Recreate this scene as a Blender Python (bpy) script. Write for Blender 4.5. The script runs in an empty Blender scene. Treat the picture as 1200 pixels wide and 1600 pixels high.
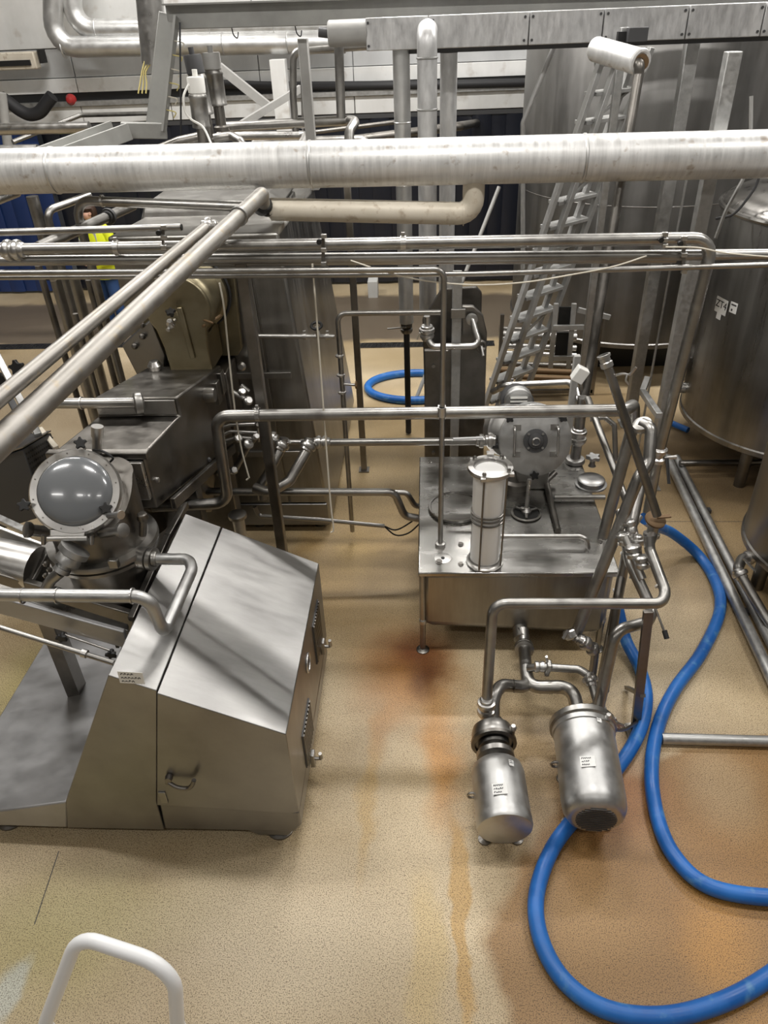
import bpy, math, random
from mathutils import Vector, Matrix
random.seed(7)
V = Vector
SC = bpy.context.scene
COL = SC.collection

# ------------------------------------------------------------------ camera
F_PX, PITCH, YAW, ROLL, CAM_H = 1150.0, math.radians(34.1), math.radians(4.0), math.radians(2.5), 3.65
_f = V((-math.sin(YAW) * math.cos(PITCH), math.cos(YAW) * math.cos(PITCH), -math.sin(PITCH)))
_r0 = V((math.cos(YAW), math.sin(YAW), 0))
_u0 = _r0.cross(_f)
_r = _r0 * math.cos(ROLL) - _u0 * math.sin(ROLL)
_u = _r.cross(_f)
CAM = V((0, 0, CAM_H))
cam_data = bpy.data.cameras.new('camera')
cam_data.sensor_fit = 'VERTICAL'
cam_data.sensor_height = 36.0
cam_data.lens = F_PX / 1600.0 * 36.0
cam_data.clip_start = 0.05
cam_data.clip_end = 200
cam_ob = bpy.data.objects.new('camera', cam_data)
COL.objects.link(cam_ob)
cam_ob.matrix_world = Matrix(((_r.x, _u.x, -_f.x, CAM.x), (_r.y, _u.y, -_f.y, CAM.y), (_r.z, _u.z, -_f.z, CAM.z), (0, 0, 0, 1)))
SC.camera = cam_ob

# ------------------------------------------------------------------ world, lights, exposure
SC.view_settings.view_transform = 'Standard'
SC.view_settings.look = 'None'
SC.view_settings.gamma = 1.0
SC.view_settings.use_curve_mapping = False
SC.view_settings.exposure = -0.58
world = bpy.data.worlds.new('world')
SC.world = world
world.use_nodes = True
world.node_tree.nodes['Background'].inputs[0].default_value = (0.75, 0.8, 0.85, 1)
world.node_tree.nodes['Background'].inputs[1].default_value = 0.30
LAMP_Z = 6.3
LAMP_ROWS = {-1.2: 55.0, 3.2: 140.0, 7.7: 290.0, 10.9: 55.0}
LAMP_SPOTS = [(x, y) for y in LAMP_ROWS for x in (-3.6, .1, 3.8)]
for i, (lx, ly) in enumerate(LAMP_SPOTS):
    ld = bpy.data.lights.new('ceiling_lamp_light', 'AREA')
    ld.shape = 'RECTANGLE'
    ld.size, ld.size_y = 1.9, 0.26
    ld.energy = LAMP_ROWS[ly]
    ld.color = (1.0, 0.975, 0.94)
    lo = bpy.data.objects.new('ceiling_lamp_light', ld)
    COL.objects.link(lo)
    lo.location = (lx, ly, LAMP_Z - 0.06)

# ------------------------------------------------------------------ pixel + distance -> point in the place
def _ray(x, y):
    return _f + _r * ((x - 600.0) / F_PX) - _u * ((y - 800.0) / F_PX)
def A(x, y, Y):
    d = _ray(x, y); return CAM + d * (Y / d.y)
def Az(x, y, z):
    d = _ray(x, y); return CAM + d * ((z - CAM_H) / d.z)
def Ax(x, y, X):
    d = _ray(x, y); return CAM + d * (X / d.x)
def At(x, y, t):
    return CAM + _ray(x, y) * t
def online(a, b, s):       # point on the straight run a-b (each x, y, Y) at picture fraction s
    pa, pb = A(*a), A(*b); ta, tb = a[2] / _ray(a[0], a[1]).y, b[2] / _ray(b[0], b[1]).y
    t = 1 / ((1 - s) / ta + s / tb)
    return CAM + _ray(a[0] + (b[0] - a[0]) * s, a[1] + (b[1] - a[1]) * s) * t
def px(n, x, y, Y):        # metres of n pixels seen at that point
    return n * (Y / _ray(x, y).y) / F_PX

# ------------------------------------------------------------------ materials
MATS = {}
def _new(name):
    m = bpy.data.materials.new(name); m.use_nodes = True
    nt = m.node_tree
    return m, nt, nt.nodes['Principled BSDF']
def N(nt, kind, **kw):
    n = nt.nodes.new(kind)
    for k, v in kw.items():
        setattr(n, k, v)
    return n
def plain(name, col, rough=.5, metal=0., **kw):
    m, nt, b = _new(name)
    b.inputs['Base Color'].default_value = (*col, 1)
    b.inputs['Roughness'].default_value = rough
    b.inputs['Metallic'].default_value = metal
    for k, v in kw.items():
        b.inputs[k].default_value = v
    MATS[name] = m
    return m
def metal(name, c1, c2, rough=(.25, .45), scale=(6, 6, 6), detail=6, bump=.06, metallic=1.0, spots=0, spotcol=(.3, .2, .1), spot_scale=18):
    """brushed / smeared metal: noise drives colour, roughness and a light bump"""
    m, nt, b = _new(name)
    tc = N(nt, 'ShaderNodeTexCoord'); mp = N(nt, 'ShaderNodeMapping')
    geo = N(nt, 'ShaderNodeNewGeometry')
    nt.links.new(geo.outputs['Position'], mp.inputs[0])
    mp.inputs['Scale'].default_value = scale
    n1 = N(nt, 'ShaderNodeTexNoise'); n1.inputs['Scale'].default_value = 1.0; n1.inputs['Detail'].default_value = detail
    n1.inputs['Roughness'].default_value = .62
    nt.links.new(mp.outputs[0], n1.inputs['Vector'])
    n2 = N(nt, 'ShaderNodeTexNoise'); n2.inputs['Scale'].default_value = 2.3; n2.inputs['Detail'].default_value = 3
    nt.links.new(geo.outputs['Position'], n2.inputs['Vector'])
    mix = N(nt, 'ShaderNodeMath', operation='ADD'); mul = N(nt, 'ShaderNodeMath', operation='MULTIPLY'); mul.inputs[1].default_value = .5
    nt.links.new(n1.outputs[0], mix.inputs[0]); nt.links.new(n2.outputs[0], mix.inputs[1]); nt.links.new(mix.outputs[0], mul.inputs[0])
    rp = N(nt, 'ShaderNodeValToRGB')
    rp.color_ramp.elements[0].position = .38; rp.color_ramp.elements[0].color = (*c1, 1)
    rp.color_ramp.elements[1].position = .62; rp.color_ramp.elements[1].color = (*c2, 1)
    nt.links.new(mul.outputs[0], rp.inputs[0])
    col = rp.outputs[0]
    if spots:
        n3 = N(nt, 'ShaderNodeTexNoise'); n3.inputs['Scale'].default_value = spot_scale; n3.inputs['Detail'].default_value = 8
        nt.links.new(geo.outputs['Position'], n3.inputs['Vector'])
        r3 = N(nt, 'ShaderNodeValToRGB')
        r3.color_ramp.elements[0].position = .62 - .1 * spots; r3.color_ramp.elements[0].color = (0, 0, 0, 1)
        r3.color_ramp.elements[1].position = .74 - .1 * spots; r3.color_ramp.elements[1].color = (1, 1, 1, 1)
        nt.links.new(n3.outputs[0], r3.inputs[0])
        mx = N(nt, 'ShaderNodeMixRGB'); mx.inputs[2].default_value = (*spotcol, 1)
        nt.links.new(r3.outputs[0], mx.inputs[0]); nt.links.new(col, mx.inputs[1])
        col = mx.outputs[0]
    nt.links.new(col, b.inputs['Base Color'])
    mr = N(nt, 'ShaderNodeMapRange'); mr.inputs['From Min'].default_value = .35; mr.inputs['From Max'].default_value = .65
    mr.inputs['To Min'].default_value = rough[0]; mr.inputs['To Max'].default_value = rough[1]
    nt.links.new(n1.outputs[0], mr.inputs[0]); nt.links.new(mr.outputs[0], b.inputs['Roughness'])
    b.inputs['Metallic'].default_value = metallic
    if bump:
        bp = N(nt, 'ShaderNodeBump'); bp.inputs['Strength'].default_value = bump; bp.inputs['Distance'].default_value = .01
        nt.links.new(n1.outputs[0], bp.inputs['Height']); nt.links.new(bp.outputs[0], b.inputs['Normal'])
    MATS[name] = m
    return m

metal('steel', (.29, .28, .265), (.43, .42, .40), (.30, .44), (9, 9, 9), bump=.02)
metal('steel_sheet', (.245, .24, .235), (.34, .335, .325), (.32, .44), (3, 12, 3), bump=.015)
metal('steel_lid', (.26, .255, .24), (.50, .49, .47), (.14, .34), (2.2, 5, 3), bump=.02)
metal('steel_satin', (.40, .40, .405), (.52, .52, .525), (.50, .62), (5, 9, 5), bump=.01)
metal('steel_side', (.26, .252, .235), (.38, .368, .345), (.30, .44), (14, 14, 1.6), bump=.012)
metal('steel_dark', (.165, .155, .14), (.27, .255, .235), (.30, .46), (7, 7, 7), bump=.02)
metal('steel_matt', (.44, .44, .435), (.58, .58, .57), (.38, .52), (14, 14, 14), bump=.05)
metal('steel_bright', (.50, .49, .475), (.64, .63, .61), (.27, .40), (9, 9, 9), bump=.015)
metal('steel_worn', (.28, .265, .24), (.40, .38, .355), (.40, .56), (10, 10, 10), bump=.03, spots=.5, spotcol=(.36, .31, .24))
metal('steel_gold', (.25, .215, .135), (.34, .30, .205), (.34, .46), (5, 5, 9), bump=.03)
metal('tank_steel', (.21, .20, .188), (.32, .31, .292), (.26, .38), (9, 9, .7), bump=.008)
metal('tank_old', (.22, .215, .205), (.30, .293, .283), (.34, .46), (6, 6, .6), bump=.01)
metal('galvanised', (.38, .38, .37), (.54, .54, .53), (.38, .55), (26, 26, 26), bump=.05, metallic=.85)
metal('galvanised_light', (.50, .50, .50), (.70, .70, .695), (.40, .56), (30, 30, 9), bump=.04, metallic=.7)
metal('clad', (.58, .58, .57), (.82, .82, .81), (.34, .52), (34, 3, 3), bump=.03, metallic=.45, spots=.12, spotcol=(.42, .37, .32), spot_scale=14)
metal('clad_pipe', (.56, .56, .55), (.72, .72, .71), (.34, .50), (8, 8, 8), bump=.06, metallic=.85)
metal('cream_clad', (.66, .60, .49), (.77, .71, .60), (.45, .6), (6, 6, 6), bump=.08, metallic=.15, spots=.4, spotcol=(.5, .42, .32), spot_scale=16)
metal('grey_paint', (.33, .325, .31), (.40, .395, .38), (.45, .6), (8, 8, 8), bump=.03, metallic=.1)
metal('tray_grey', (.30, .30, .285), (.38, .38, .36), (.45, .6), (8, 8, 8), bump=.03, metallic=.3)
metal('ladder_metal', (.40, .40, .39), (.50, .50, .49), (.42, .58), (20, 20, 20), bump=.05, metallic=.6)
metal('wall_white', (.66, .66, .64), (.80, .80, .785), (.5, .65), (2.5, 2.5, .7), bump=.04, metallic=0., spots=.25, spotcol=(.55, .52, .48), spot_scale=4)
metal('wall_grey', (.44, .45, .455), (.55, .56, .565), (.5, .65), (2.5, 2.5, .7), bump=.04, metallic=0.)
metal('blue_hose', (.012, .115, .42), (.022, .17, .55), (.34, .5), (9, 9, 9), bump=.06, metallic=0., spots=.35, spotcol=(.09, .26, .52), spot_scale=11)
plain('black', (.012, .012, .012), .5)
plain('black_gap', (.006, .006, .006), .8)
plain('rubber', (.02, .02, .022), .6)
plain('grey_dark', (.06, .06, .062), .5)
plain('white_plastic', (.80, .79, .75), .4)
plain('white_paint', (.86, .87, .88), .35)
plain('paper', (.86, .86, .84), .7)
plain('ink', (.02, .02, .025), .7)
plain('red', (.42, .03, .03), .45)
plain('yellow_wire', (.72, .62, .25), .6)
plain('string', (.72, .68, .58), .8)
plain('curtain_dark', (.014, .016, .024), .30)
plain('curtain_blue', (.015, .04, .15), .35)
plain('milk_glass', (.92, .92, .905), .3)
plain('dome_glass', (.17, .18, .19), .20, 0., **{'Coat Weight': .6, 'Coat Roughness': .06, 'Specular IOR Level': .7})
plain('lamp_off', (.80, .78, .66), .5)
plain('skin', (.62, .36, .26), .5)
plain('lip', (.45, .16, .14), .5)
plain('hair', (.05, .025, .014), .55)
plain('hivis', (.78, .86, .02), .6, 0., **{'Emission Strength': 0.0})
plain('hivis_band', (.52, .53, .52), .35)
plain('jeans', (.025, .07, .20), .8)
plain('wall_dim', (.20, .20, .20), .8)
plain('ceiling_dim', (.55, .55, .54), .8)
plain('concrete', (.42, .40, .37), .8)
plain('brown_rust', (.16, .10, .05), .6, .5)
plain('eye_white', (.8, .78, .75), .3)
m_, nt_, b_ = _new('lamp_emit'); MATS['lamp_emit'] = m_
b_.inputs['Base Color'].default_value = (.9, .9, .9, 1); b_.inputs['Emission Color'].default_value = (1, .965, .91, 1); b_.inputs['Emission Strength'].default_value = 3.0

# ------------------------------------------------------------------ mesh builder
class MB:
    def __init__(s):
        s.v, s.f = [], []
    def add(s, vs, fs):
        o = len(s.v)
        s.v += [V(p) for p in vs]
        s.f += [tuple(i + o for i in f) for f in fs]
        return s
    def box(s, c, size, M=None):
        x, y, z = (a / 2 for a in size)
        pts = [V(p) for p in ((-x, -y, -z), (x, -y, -z), (x, y, -z), (-x, y, -z), (-x, -y, z), (x, -y, z), (x, y, z), (-x, y, z))]
        if M is not None:
            pts = [M @ p for p in pts]
        c = V(c)
        return s.add([c + p for p in pts], [(3, 2, 1, 0), (4, 5, 6, 7), (0, 1, 5, 4), (1, 2, 6, 5), (2, 3, 7, 6), (3, 0, 4, 7)])
    def span(s, a, b):
        a, b = V(a), V(b)
        return s.box((a + b) / 2, [abs(k) for k in (b - a)])
    def prism(s, poly, d):
        """3-D polygon pushed along the vector d"""
        n = len(poly); d = V(d)
        p = [V(q) for q in poly]
        return s.add(p + [q + d for q in p], [tuple(range(n - 1, -1, -1)), tuple(range(n, 2 * n))] + [(i, (i + 1) % n, n + (i + 1) % n, n + i) for i in range(n)])
    def bar(s, a, b, w, h=None, up=(0, 0, 1)):
        """rectangular bar from a to b"""
        a, b = V(a), V(b); h = h or w
        d = (b - a).normalized(); up = V(up)
        if abs(d.dot(up)) > .98: up = V((0, 1, 0))
        x = d.cross(up).normalized() * (w / 2); y = x.cross(d).normalized() * (h / 2)
        return s.add([a - x - y, a + x - y, a + x + y, a - x + y, b - x - y, b + x - y, b + x + y, b - x + y], [(3, 2, 1, 0), (4, 5, 6, 7), (0, 1, 5, 4), (1, 2, 6, 5), (2, 3, 7, 6), (3, 0, 4, 7)])
    def lathe(s, prof, c, axis=(0, 0, 1), seg=24, closed=True):
        """profile [(radius, height along the axis)] turned round the axis at c"""
        ax = V(axis).normalized(); t = V((1, 0, 0)) if abs(ax.x) < .8 else V((0, 1, 0))
        u = ax.cross(t).normalized(); w = ax.cross(u)
        c = V(c); o = len(s.v); n = len(prof)
        for r, h in prof:
            for k in range(seg):
                a = 2 * math.pi * k / seg
                s.v.append(c + ax * h + (u * math.cos(a) + w * math.sin(a)) * r)
        for i in range(n - 1):
            for k in range(seg):
                k2 = (k + 1) % seg
                s.f.append((o + i * seg + k, o + i * seg + k2, o + (i + 1) * seg + k2, o + (i + 1) * seg + k))
        if closed:
            s.f.append(tuple(o + k for k in range(seg - 1, -1, -1)))
            s.f.append(tuple(o + (n - 1) * seg + k for k in range(seg)))
        return s
    def cyl(s, a, b, r, r2=None, seg=16):
        a, b = V(a), V(b)
        return s.lathe([(r, 0), (r if r2 is None else r2, (b - a).length)], a, b - a, seg)
    def torus(s, c, axis, R, r, seg=24, k=8):
        ax = V(axis).normalized(); t = V((1, 0, 0)) if abs(ax.x) < .8 else V((0, 1, 0))
        u = ax.cross(t).normalized(); w = ax.cross(u); c = V(c); o = len(s.v)
        for i in range(seg):
            a = 2 * math.pi * i / seg; d = u * math.cos(a) + w * math.sin(a)
            for j in range(k):
                b = 2 * math.pi * j / k
                s.v.append(c + d * (R + r * math.cos(b)) + ax * (r * math.sin(b)))
        for i in range(seg):
            for j in range(k):
                s.f.append((o + i * k + j, o + ((i + 1) % seg) * k + j, o + ((i + 1) % seg) * k + (j + 1) % k, o + i * k + (j + 1) % k))
        return s
    def tube(s, pts, r, seg=14, cap=True, closed=False):
        pts = [V(p) for p in pts]; n = len(pts); o = len(s.v)
        tg = []
        for i in range(n):
            a = pts[(i - 1) % n] if (i or closed) else pts[0]
            b = pts[(i + 1) % n] if (i < n - 1 or closed) else pts[-1]
            tg.append((b - a).normalized())
        t0 = tg[0]; ref = V((0, 0, 1)) if abs(t0.z) < .9 else V((0, 1, 0))
        u = t0.cross(ref).normalized()
        for i in range(n):
            if i:
                q = tg[i - 1].rotation_difference(tg[i]); u = (q @ u)
                u = (u - tg[i] * u.dot(tg[i])).normalized()
            w = tg[i].cross(u); rr = r[i] if isinstance(r, (list, tuple)) else r
            for k in range(seg):
                a = 2 * math.pi * k / seg
                s.v.append(pts[i] + (u * math.cos(a) + w * math.sin(a)) * rr)
        for i in range(n - 1 + (1 if closed else 0)):
            i2 = (i + 1) % n
            for k in range(seg):
                k2 = (k + 1) % seg
                s.f.append((o + i * seg + k, o + i * seg + k2, o + i2 * seg + k2, o + i2 * seg + k))
        if cap and not closed:
            s.f.append(tuple(o + k for k in range(seg - 1, -1, -1)))
            s.f.append(tuple(o + (n - 1) * seg + k for k in range(seg)))
        return s
    def mesh(s, name, mat=None):
        me = bpy.data.meshes.new(name)
        me.from_pydata([tuple(p) for p in s.v], [], s.f)
        me.validate()
        import bmesh
        bm = bmesh.new(); bm.from_mesh(me)
        bmesh.ops.recalc_face_normals(bm, faces=bm.faces)
        bm.to_mesh(me); bm.free()
        for p in me.polygons: p.use_smooth = True
        me.set_sharp_from_angle(angle=math.radians(38))
        if mat: me.materials.append(MATS[mat])
        return me
    def build(s, name, mat, parent=None, bevel=0, label=None):
        o = bpy.data.objects.new(name, s.mesh(name, mat)); COL.objects.link(o)
        if parent is not None: o.parent = parent
        if bevel:
            b = o.modifiers.new('bevel', 'BEVEL'); b.width = bevel; b.segments = 2; b.limit_method = 'ANGLE'; b.angle_limit = math.radians(40)
        if label: o['label'] = label
        return o

def fillet(pts, bend, n=6):
    pts = [V(p) for p in pts]; out = [pts[0]]
    for i in range(1, len(pts) - 1):
        p, a, b = pts[i], pts[i - 1], pts[i + 1]
        d1, d2 = (a - p), (b - p); l1, l2 = d1.length, d2.length
        d1.normalize(); d2.normalize()
        ang = d1.angle(d2)
        if ang > 3.08: out.append(p); continue
        t = min(bend / math.tan(ang / 2), l1 * .48, l2 * .48); rr = t * math.tan(ang / 2)
        c = p + (d1 + d2).normalized() * (rr / math.sin(ang / 2))
        s0, s1 = p + d1 * t - c, p + d2 * t - c
        tot = s0.angle(s1); 
        for k in range(n + 1):
            f = k / n
            out.append(c + (s0 * math.sin((1 - f) * tot) + s1 * math.sin(f * tot)) / math.sin(tot))
    out.append(pts[-1])
    return out
def smooth(pts, n=10, closed=False):
    """Catmull-Rom through the points"""
    P = [V(p) for p in pts]; m = len(P); out = []
    for i in range(m if closed else m - 1):
        p0 = P[(i - 1) % m] if (i or closed) else P[0] * 2 - P[1]
        p1, p2 = P[i], P[(i + 1) % m]
        p3 = P[(i + 2) % m] if (i < m - 2 or closed) else P[-1] * 2 - P[-2]
        for k in range(n):
            t = k / n
            out.append(.5 * ((2 * p1) + (p2 - p0) * t + (2 * p0 - 5 * p1 + 4 * p2 - p3) * t * t + (3 * p1 - p0 - 3 * p2 + p3) * t ** 3))
    if not closed: out.append(P[-1])
    return out

# ------------------------------------------------------------------ scene helpers
def tag(o, label=None, cat=None, group=None, kind=None):
    if label: o['label'] = label
    if cat: o['category'] = cat
    if group: o['group'] = group
    if kind: o['kind'] = kind
    return o
def thing(name, label, cat, group=None):
    o = bpy.data.objects.new(name, None); COL.objects.link(o); o.empty_display_size = .1
    return tag(o, label, cat, group)
def solo(mb, name, mat, label, cat, group=None, bevel=0):
    return tag(mb.build(name, mat, bevel=bevel), label, cat, group)
def struct(mb, name, mat, label=None):
    o = mb.build(name, mat); return tag(o, label, None, None, 'structure')
def pipe(name, label, pts, r, mat='steel', bend=None, cat='pipe', group=None, seg=14, hollow=False):
    o = MB().tube(fillet(pts, bend if bend else r * 3), r, seg).build(name, mat)
    return tag(o, label, cat, group)
def ring(parent, p, d, R, w=.012, name='clamp_ring', mat='steel_bright', ears=True):
    """pipe clamp: a band, with two little ears"""
    p, d = V(p), V(d).normalized()
    m = MB().lathe([(R, -w), (R + .007, -w), (R + .007, w), (R, w)], p, d, 18, False)
    m.f += [tuple(0 for _ in ())] if False else []
    if ears:
        up = V((0, 0, 1)) if abs(d.z) < .8 else V((0, -1, 0))
        e = d.cross(up).normalized()
        m.box(p + up * (R + .012), (.018, .018, .022))
    return m.build(name, mat, parent)
def union(parent, p, d, R, name='pipe_union', mat='steel_bright'):
    """dairy coupling: two ferrules and a clamp nut"""
    p, d = V(p), V(d).normalized(); k = R
    return MB().lathe([(R * .99, -.040), (R + .006, -.034), (R + .006, -.018), (R + .018, -.015), (R + .022, 0), (R + .018, .015), (R + .006, .018), (R + .006, .034), (R * .99, .040)], p, d, 20).build(name, mat, parent)
def flange(parent, p, d, R, t=.02, mat='steel', name='flange'):
    p, d = V(p), V(d).normalized()
    return MB().lathe([(R * .75, -t * 1.2), (R, -t * .8), (R, t * .4), (R * .92, t * .8), (R * .6, t)], p, d, 24).build(name, mat, parent)
def star_knob(parent, p, d, r=.03, name='star_knob', mat='black'):
    p, d = V(p), V(d).normalized()
    t = V((1, 0, 0)) if abs(d.x) < .8 else V((0, 1, 0)); u = d.cross(t).normalized(); w = d.cross(u)
    poly = []
    for k in range(20):
        a = 2 * math.pi * k / 20; rr = r * (1.0 if k % 4 in (0, 1) else .66)
        poly.append(p + (u * math.cos(a) + w * math.sin(a)) * rr)
    m = MB().prism(poly, d * r * .55).cyl(p - d * r * .8, p, r * .35, seg=10)
    return m.build(name, mat, parent, bevel=.003)
def txt(body, size, name, mat, parent, M, depth=.0008):
    c = bpy.data.curves.new(name, 'FONT'); c.body = body; c.size = size; c.extrude = depth; c.align_x = 'CENTER'; c.align_y = 'CENTER'
    t = bpy.data.objects.new('tmp', c); COL.objects.link(t)
    me = bpy.data.meshes.new_from_object(t.evaluated_get(bpy.context.evaluated_depsgraph_get()))
    bpy.data.objects.remove(t); bpy.data.curves.remove(c)
    me.transform(M); me.materials.clear(); me.materials.append(MATS[mat])
    o = bpy.data.objects.new(name, me); COL.objects.link(o); o.parent = parent
    return o
def frame(o, x, n):
    """4x4 with local x along x, local z along n, at o"""
    n = V(n).normalized(); x = (V(x) - n * V(x).dot(n)).normalized(); y = n.cross(x)
    return Matrix(((x.x, y.x, n.x, o[0]), (x.y, y.y, n.y, o[1]), (x.z, y.z, n.z, o[2]), (0, 0, 0, 1)))
def scribble(parent, M, w, h, rows=3, seed=1):
    """hand-written note lines on a label"""
    rnd = random.Random(seed); m = MB()
    for i in range(rows):
        y = h * (.30 - .3 * i); x = -w * .40
        for k in range(rnd.randint(4, 6)):
            a = V((x, y - h * .07, .0015)); b = V((x + w * .05, y + h * rnd.uniform(.03, .1), .0015)); c = V((x + w * .10, y - h * rnd.uniform(-.02, .08), .0015))
            for p, q in ((a, b), (b, c)):
                d = (q - p).normalized(); s_ = V((-d.y, d.x, 0)) * h * .028
                m.add([M @ (p - s_), M @ (q - s_), M @ (q + s_), M @ (p + s_)], [(0, 1, 2, 3)])
            x += w * .135
    return m.build('handwriting', 'ink', parent)
def paper_label(parent, M, w, h, seed=1, name='paper_label', label='white paper label with a handwritten note'):
    m = MB().box((0, 0, 0), (w, h, .0016)); m.v = [M @ p for p in m.v]
    o = m.build(name, 'paper', parent, label=label)
    scribble(o, M, w, h, 3, seed)
    return o

# ================================================================== the room
def floor_material():
    m, nt, b = _new('floor_resin'); MATS['floor_resin'] = m
    L = nt.links.new
    geo = N(nt, 'ShaderNodeNewGeometry')
    nz = N(nt, 'ShaderNodeTexNoise'); nz.inputs['Scale'].default_value = 3.2; nz.inputs['Detail'].default_value = 5
    L(geo.outputs['Position'], nz.inputs['Vector'])
    sub = N(nt, 'ShaderNodeVectorMath', operation='SUBTRACT'); sub.inputs[1].default_value = (.5, .5, .5); L(nz.outputs['Color'], sub.inputs[0])
    scl = N(nt, 'ShaderNodeVectorMath', operation='SCALE'); scl.inputs['Scale'].default_value = .26; L(sub.outputs[0], scl.inputs[0])
    wob = N(nt, 'ShaderNodeVectorMath', operation='ADD'); L(geo.outputs['Position'], wob.inputs[0]); L(scl.outputs[0], wob.inputs[1])
    # large cloudy base
    n1 = N(nt, 'ShaderNodeTexNoise'); n1.inputs['Scale'].default_value = .8; n1.inputs['Detail'].default_value = 6; L(geo.outputs['Position'], n1.inputs['Vector'])
    r1 = N(nt, 'ShaderNodeValToRGB'); e = r1.color_ramp.elements
    e[0].position = .34; e[0].color = (.42, .31, .165, 1); e[1].position = .66; e[1].color = (.71, .585, .395, 1)
    L(n1.outputs[0], r1.inputs[0])
    col = r1.outputs[0]
    def blob(c, rx, ry, color, strength, soft=.5, rot=0.):
        nonlocal col
        s0 = N(nt, 'ShaderNodeVectorMath', operation='SUBTRACT'); s0.inputs[1].default_value = (c[0], c[1], 0); L(wob.outputs[0], s0.inputs[0])
        mp = N(nt, 'ShaderNodeMapping', vector_type='POINT'); mp.inputs['Rotation'].default_value = (0, 0, rot)
        L(s0.outputs[0], mp.inputs[0])
        m2 = N(nt, 'ShaderNodeVectorMath', operation='MULTIPLY'); m2.inputs[1].default_value = (1 / rx, 1 / ry, 0); L(mp.outputs[0], m2.inputs[0])
        ln = N(nt, 'ShaderNodeVectorMath', operation='LENGTH'); L(m2.outputs[0], ln.inputs[0])
        mr = N(nt, 'ShaderNodeMapRange', interpolation_type='SMOOTHSTEP'); mr.inputs['From Min'].default_value = 1 + soft * .5; mr.inputs['From Max'].default_value = max(.02, 1 - soft)
        mr.inputs['To Min'].default_value = 0; mr.inputs['To Max'].default_value = strength; L(ln.outputs['Value'], mr.inputs[0])
        mx = N(nt, 'ShaderNodeMixRGB'); mx.inputs[2].default_value = (*color, 1); L(mr.outputs[0], mx.inputs[0]); L(col, mx.inputs[1])
        col = mx.outputs[0]
    def fl(x, y): p = Az(x, y, 0); return (p.x, p.y)
    blob((-2.0, 10.45), 9.5, 1.0, (.15, .12, .09), .92, .12)                 # back aisle darkened grey-brown: shade from the equipment put into the colour
    blob((-4.3, 7.0), 2.6, 2.3, (.27, .215, .15), .65, .5)
    blob((.1, 6.0), 1.5, 2.3, (.43, .30, .135), .62, .6)
    blob((-.6, 4.6), .8, .9, (.36, .23, .085), .6, .8)
    blob((2.5, 5.2), 1.35, 2.0, (.35, .235, .11), .70, .5)
    blob((3.1, 6.2), 1.1, 1.0, (.17, .115, .06), .8, .5)
    blob((1.6, 7.2), 1.3, 1.2, (.24, .165, .085), .7, .6)
    blob((2.8, 1.70), 2.52, 1.35, (.31, .165, .05), .88, .03)                # brown spill with a tide line
    blob((1.35, 2.3), .95, .85, (.30, .15, .04), .50, .7)
    blob(fl(960, 1235), .30, .30, (.36, .13, .03), .62, .8)
    blob(fl(1140, 1500), .20, .34, (.56, .28, .06), .6, .8)
    blob(fl(930, 1430), .30, .25, (.42, .27, .11), .35, .9)
    blob(fl(1130, 1230), .22, .30, (.52, .40, .24), .5, .8)
    blob(fl(800, 1180), .30, .5, (.42, .27, .12), .4, .8)
    blob(fl(60, 1480), .55, .32, (.50, .45, .17), .50, .9)
    blob(fl(170, 1420), .75, .22, (.62, .55, .30), .45, .9)
    blob(fl(60, 1080), .40, .55, (.46, .40, .15), .65, .8)
    blob(fl(10, 1560), .08, .16, (.62, .68, .66), .6, .4)
    blob(fl(430, 1460), .70, .42, (.74, .635, .47), .6, .8)
    blob(fl(722, 1430), .05, .55, (.58, .36, .12), .8, .35)
    blob(fl(665, 1500), .10, .42, (.62, .46, .20), .55, .5)
    blob(fl(575, 1250), .05, .50, (.56, .36, .12), .55, .8, .05)
    blob(fl(690, 1180), .13, .52, (.52, .25, .055), .9, .9, -.06)
    blob(fl(636, 1050), .37, .46, (.45, .20, .04), .9, .95)
    blob(fl(600, 1130), .08, .30, (.50, .24, .06), .5, .9, .15)
    blob(fl(645, 1018), .27, .22, (.17, .05, .010), .95, .95)
    blob(fl(668, 1055), .14, .19, (.12, .036, .008), .88, .95)
    blob(fl(560, 860), .20, .34, (.52, .36, .14), .5, .9)
    blob(fl(480, 850), .14, .2, (.50, .31, .10), .5, .9)
    blob(fl(600, 560), .45, .5, (.58, .43, .22), .5, .8)
    # aggregate speckle
    n2 = N(nt, 'ShaderNodeTexNoise'); n2.inputs['Scale'].default_value = 185; n2.inputs['Detail'].default_value = 2; n2.inputs['Roughness'].default_value = .6
    L(geo.outputs['Position'], n2.inputs['Vector'])
    r2 = N(nt, 'ShaderNodeValToRGB'); e = r2.color_ramp.elements
    e[0].position = .36; e[0].color = (.22, .19, .15, 1); e[1].position = .50; e[1].color = (1.06, 1.06, 1.06, 1)
    L(n2.outputs[0], r2.inputs[0])
    mul = N(nt, 'ShaderNodeMixRGB', blend_type='MULTIPLY'); mul.inputs[0].default_value = .9; L(col, mul.inputs[1]); L(r2.outputs[0], mul.inputs[2])
    n3 = N(nt, 'ShaderNodeTexNoise'); n3.inputs['Scale'].default_value = 95; n3.inputs['Detail'].default_value = 3; L(geo.outputs['Position'], n3.inputs['Vector'])
    r3 = N(nt, 'ShaderNodeValToRGB'); e = r3.color_ramp.elements
    e[0].position = .60; e[0].color = (1, 1, 1, 1); e[1].position = .68; e[1].color = (.30, .24, .18, 1); L(n3.outputs[0], r3.inputs[0])
    mul2 = N(nt, 'ShaderNodeMixRGB', blend_type='MULTIPLY'); mul2.inputs[0].default_value = .6; L(mul.outputs[0], mul2.inputs[1]); L(r3.outputs[0], mul2.inputs[2])
    L(mul2.outputs[0], b.inputs['Base Color'])
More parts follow.
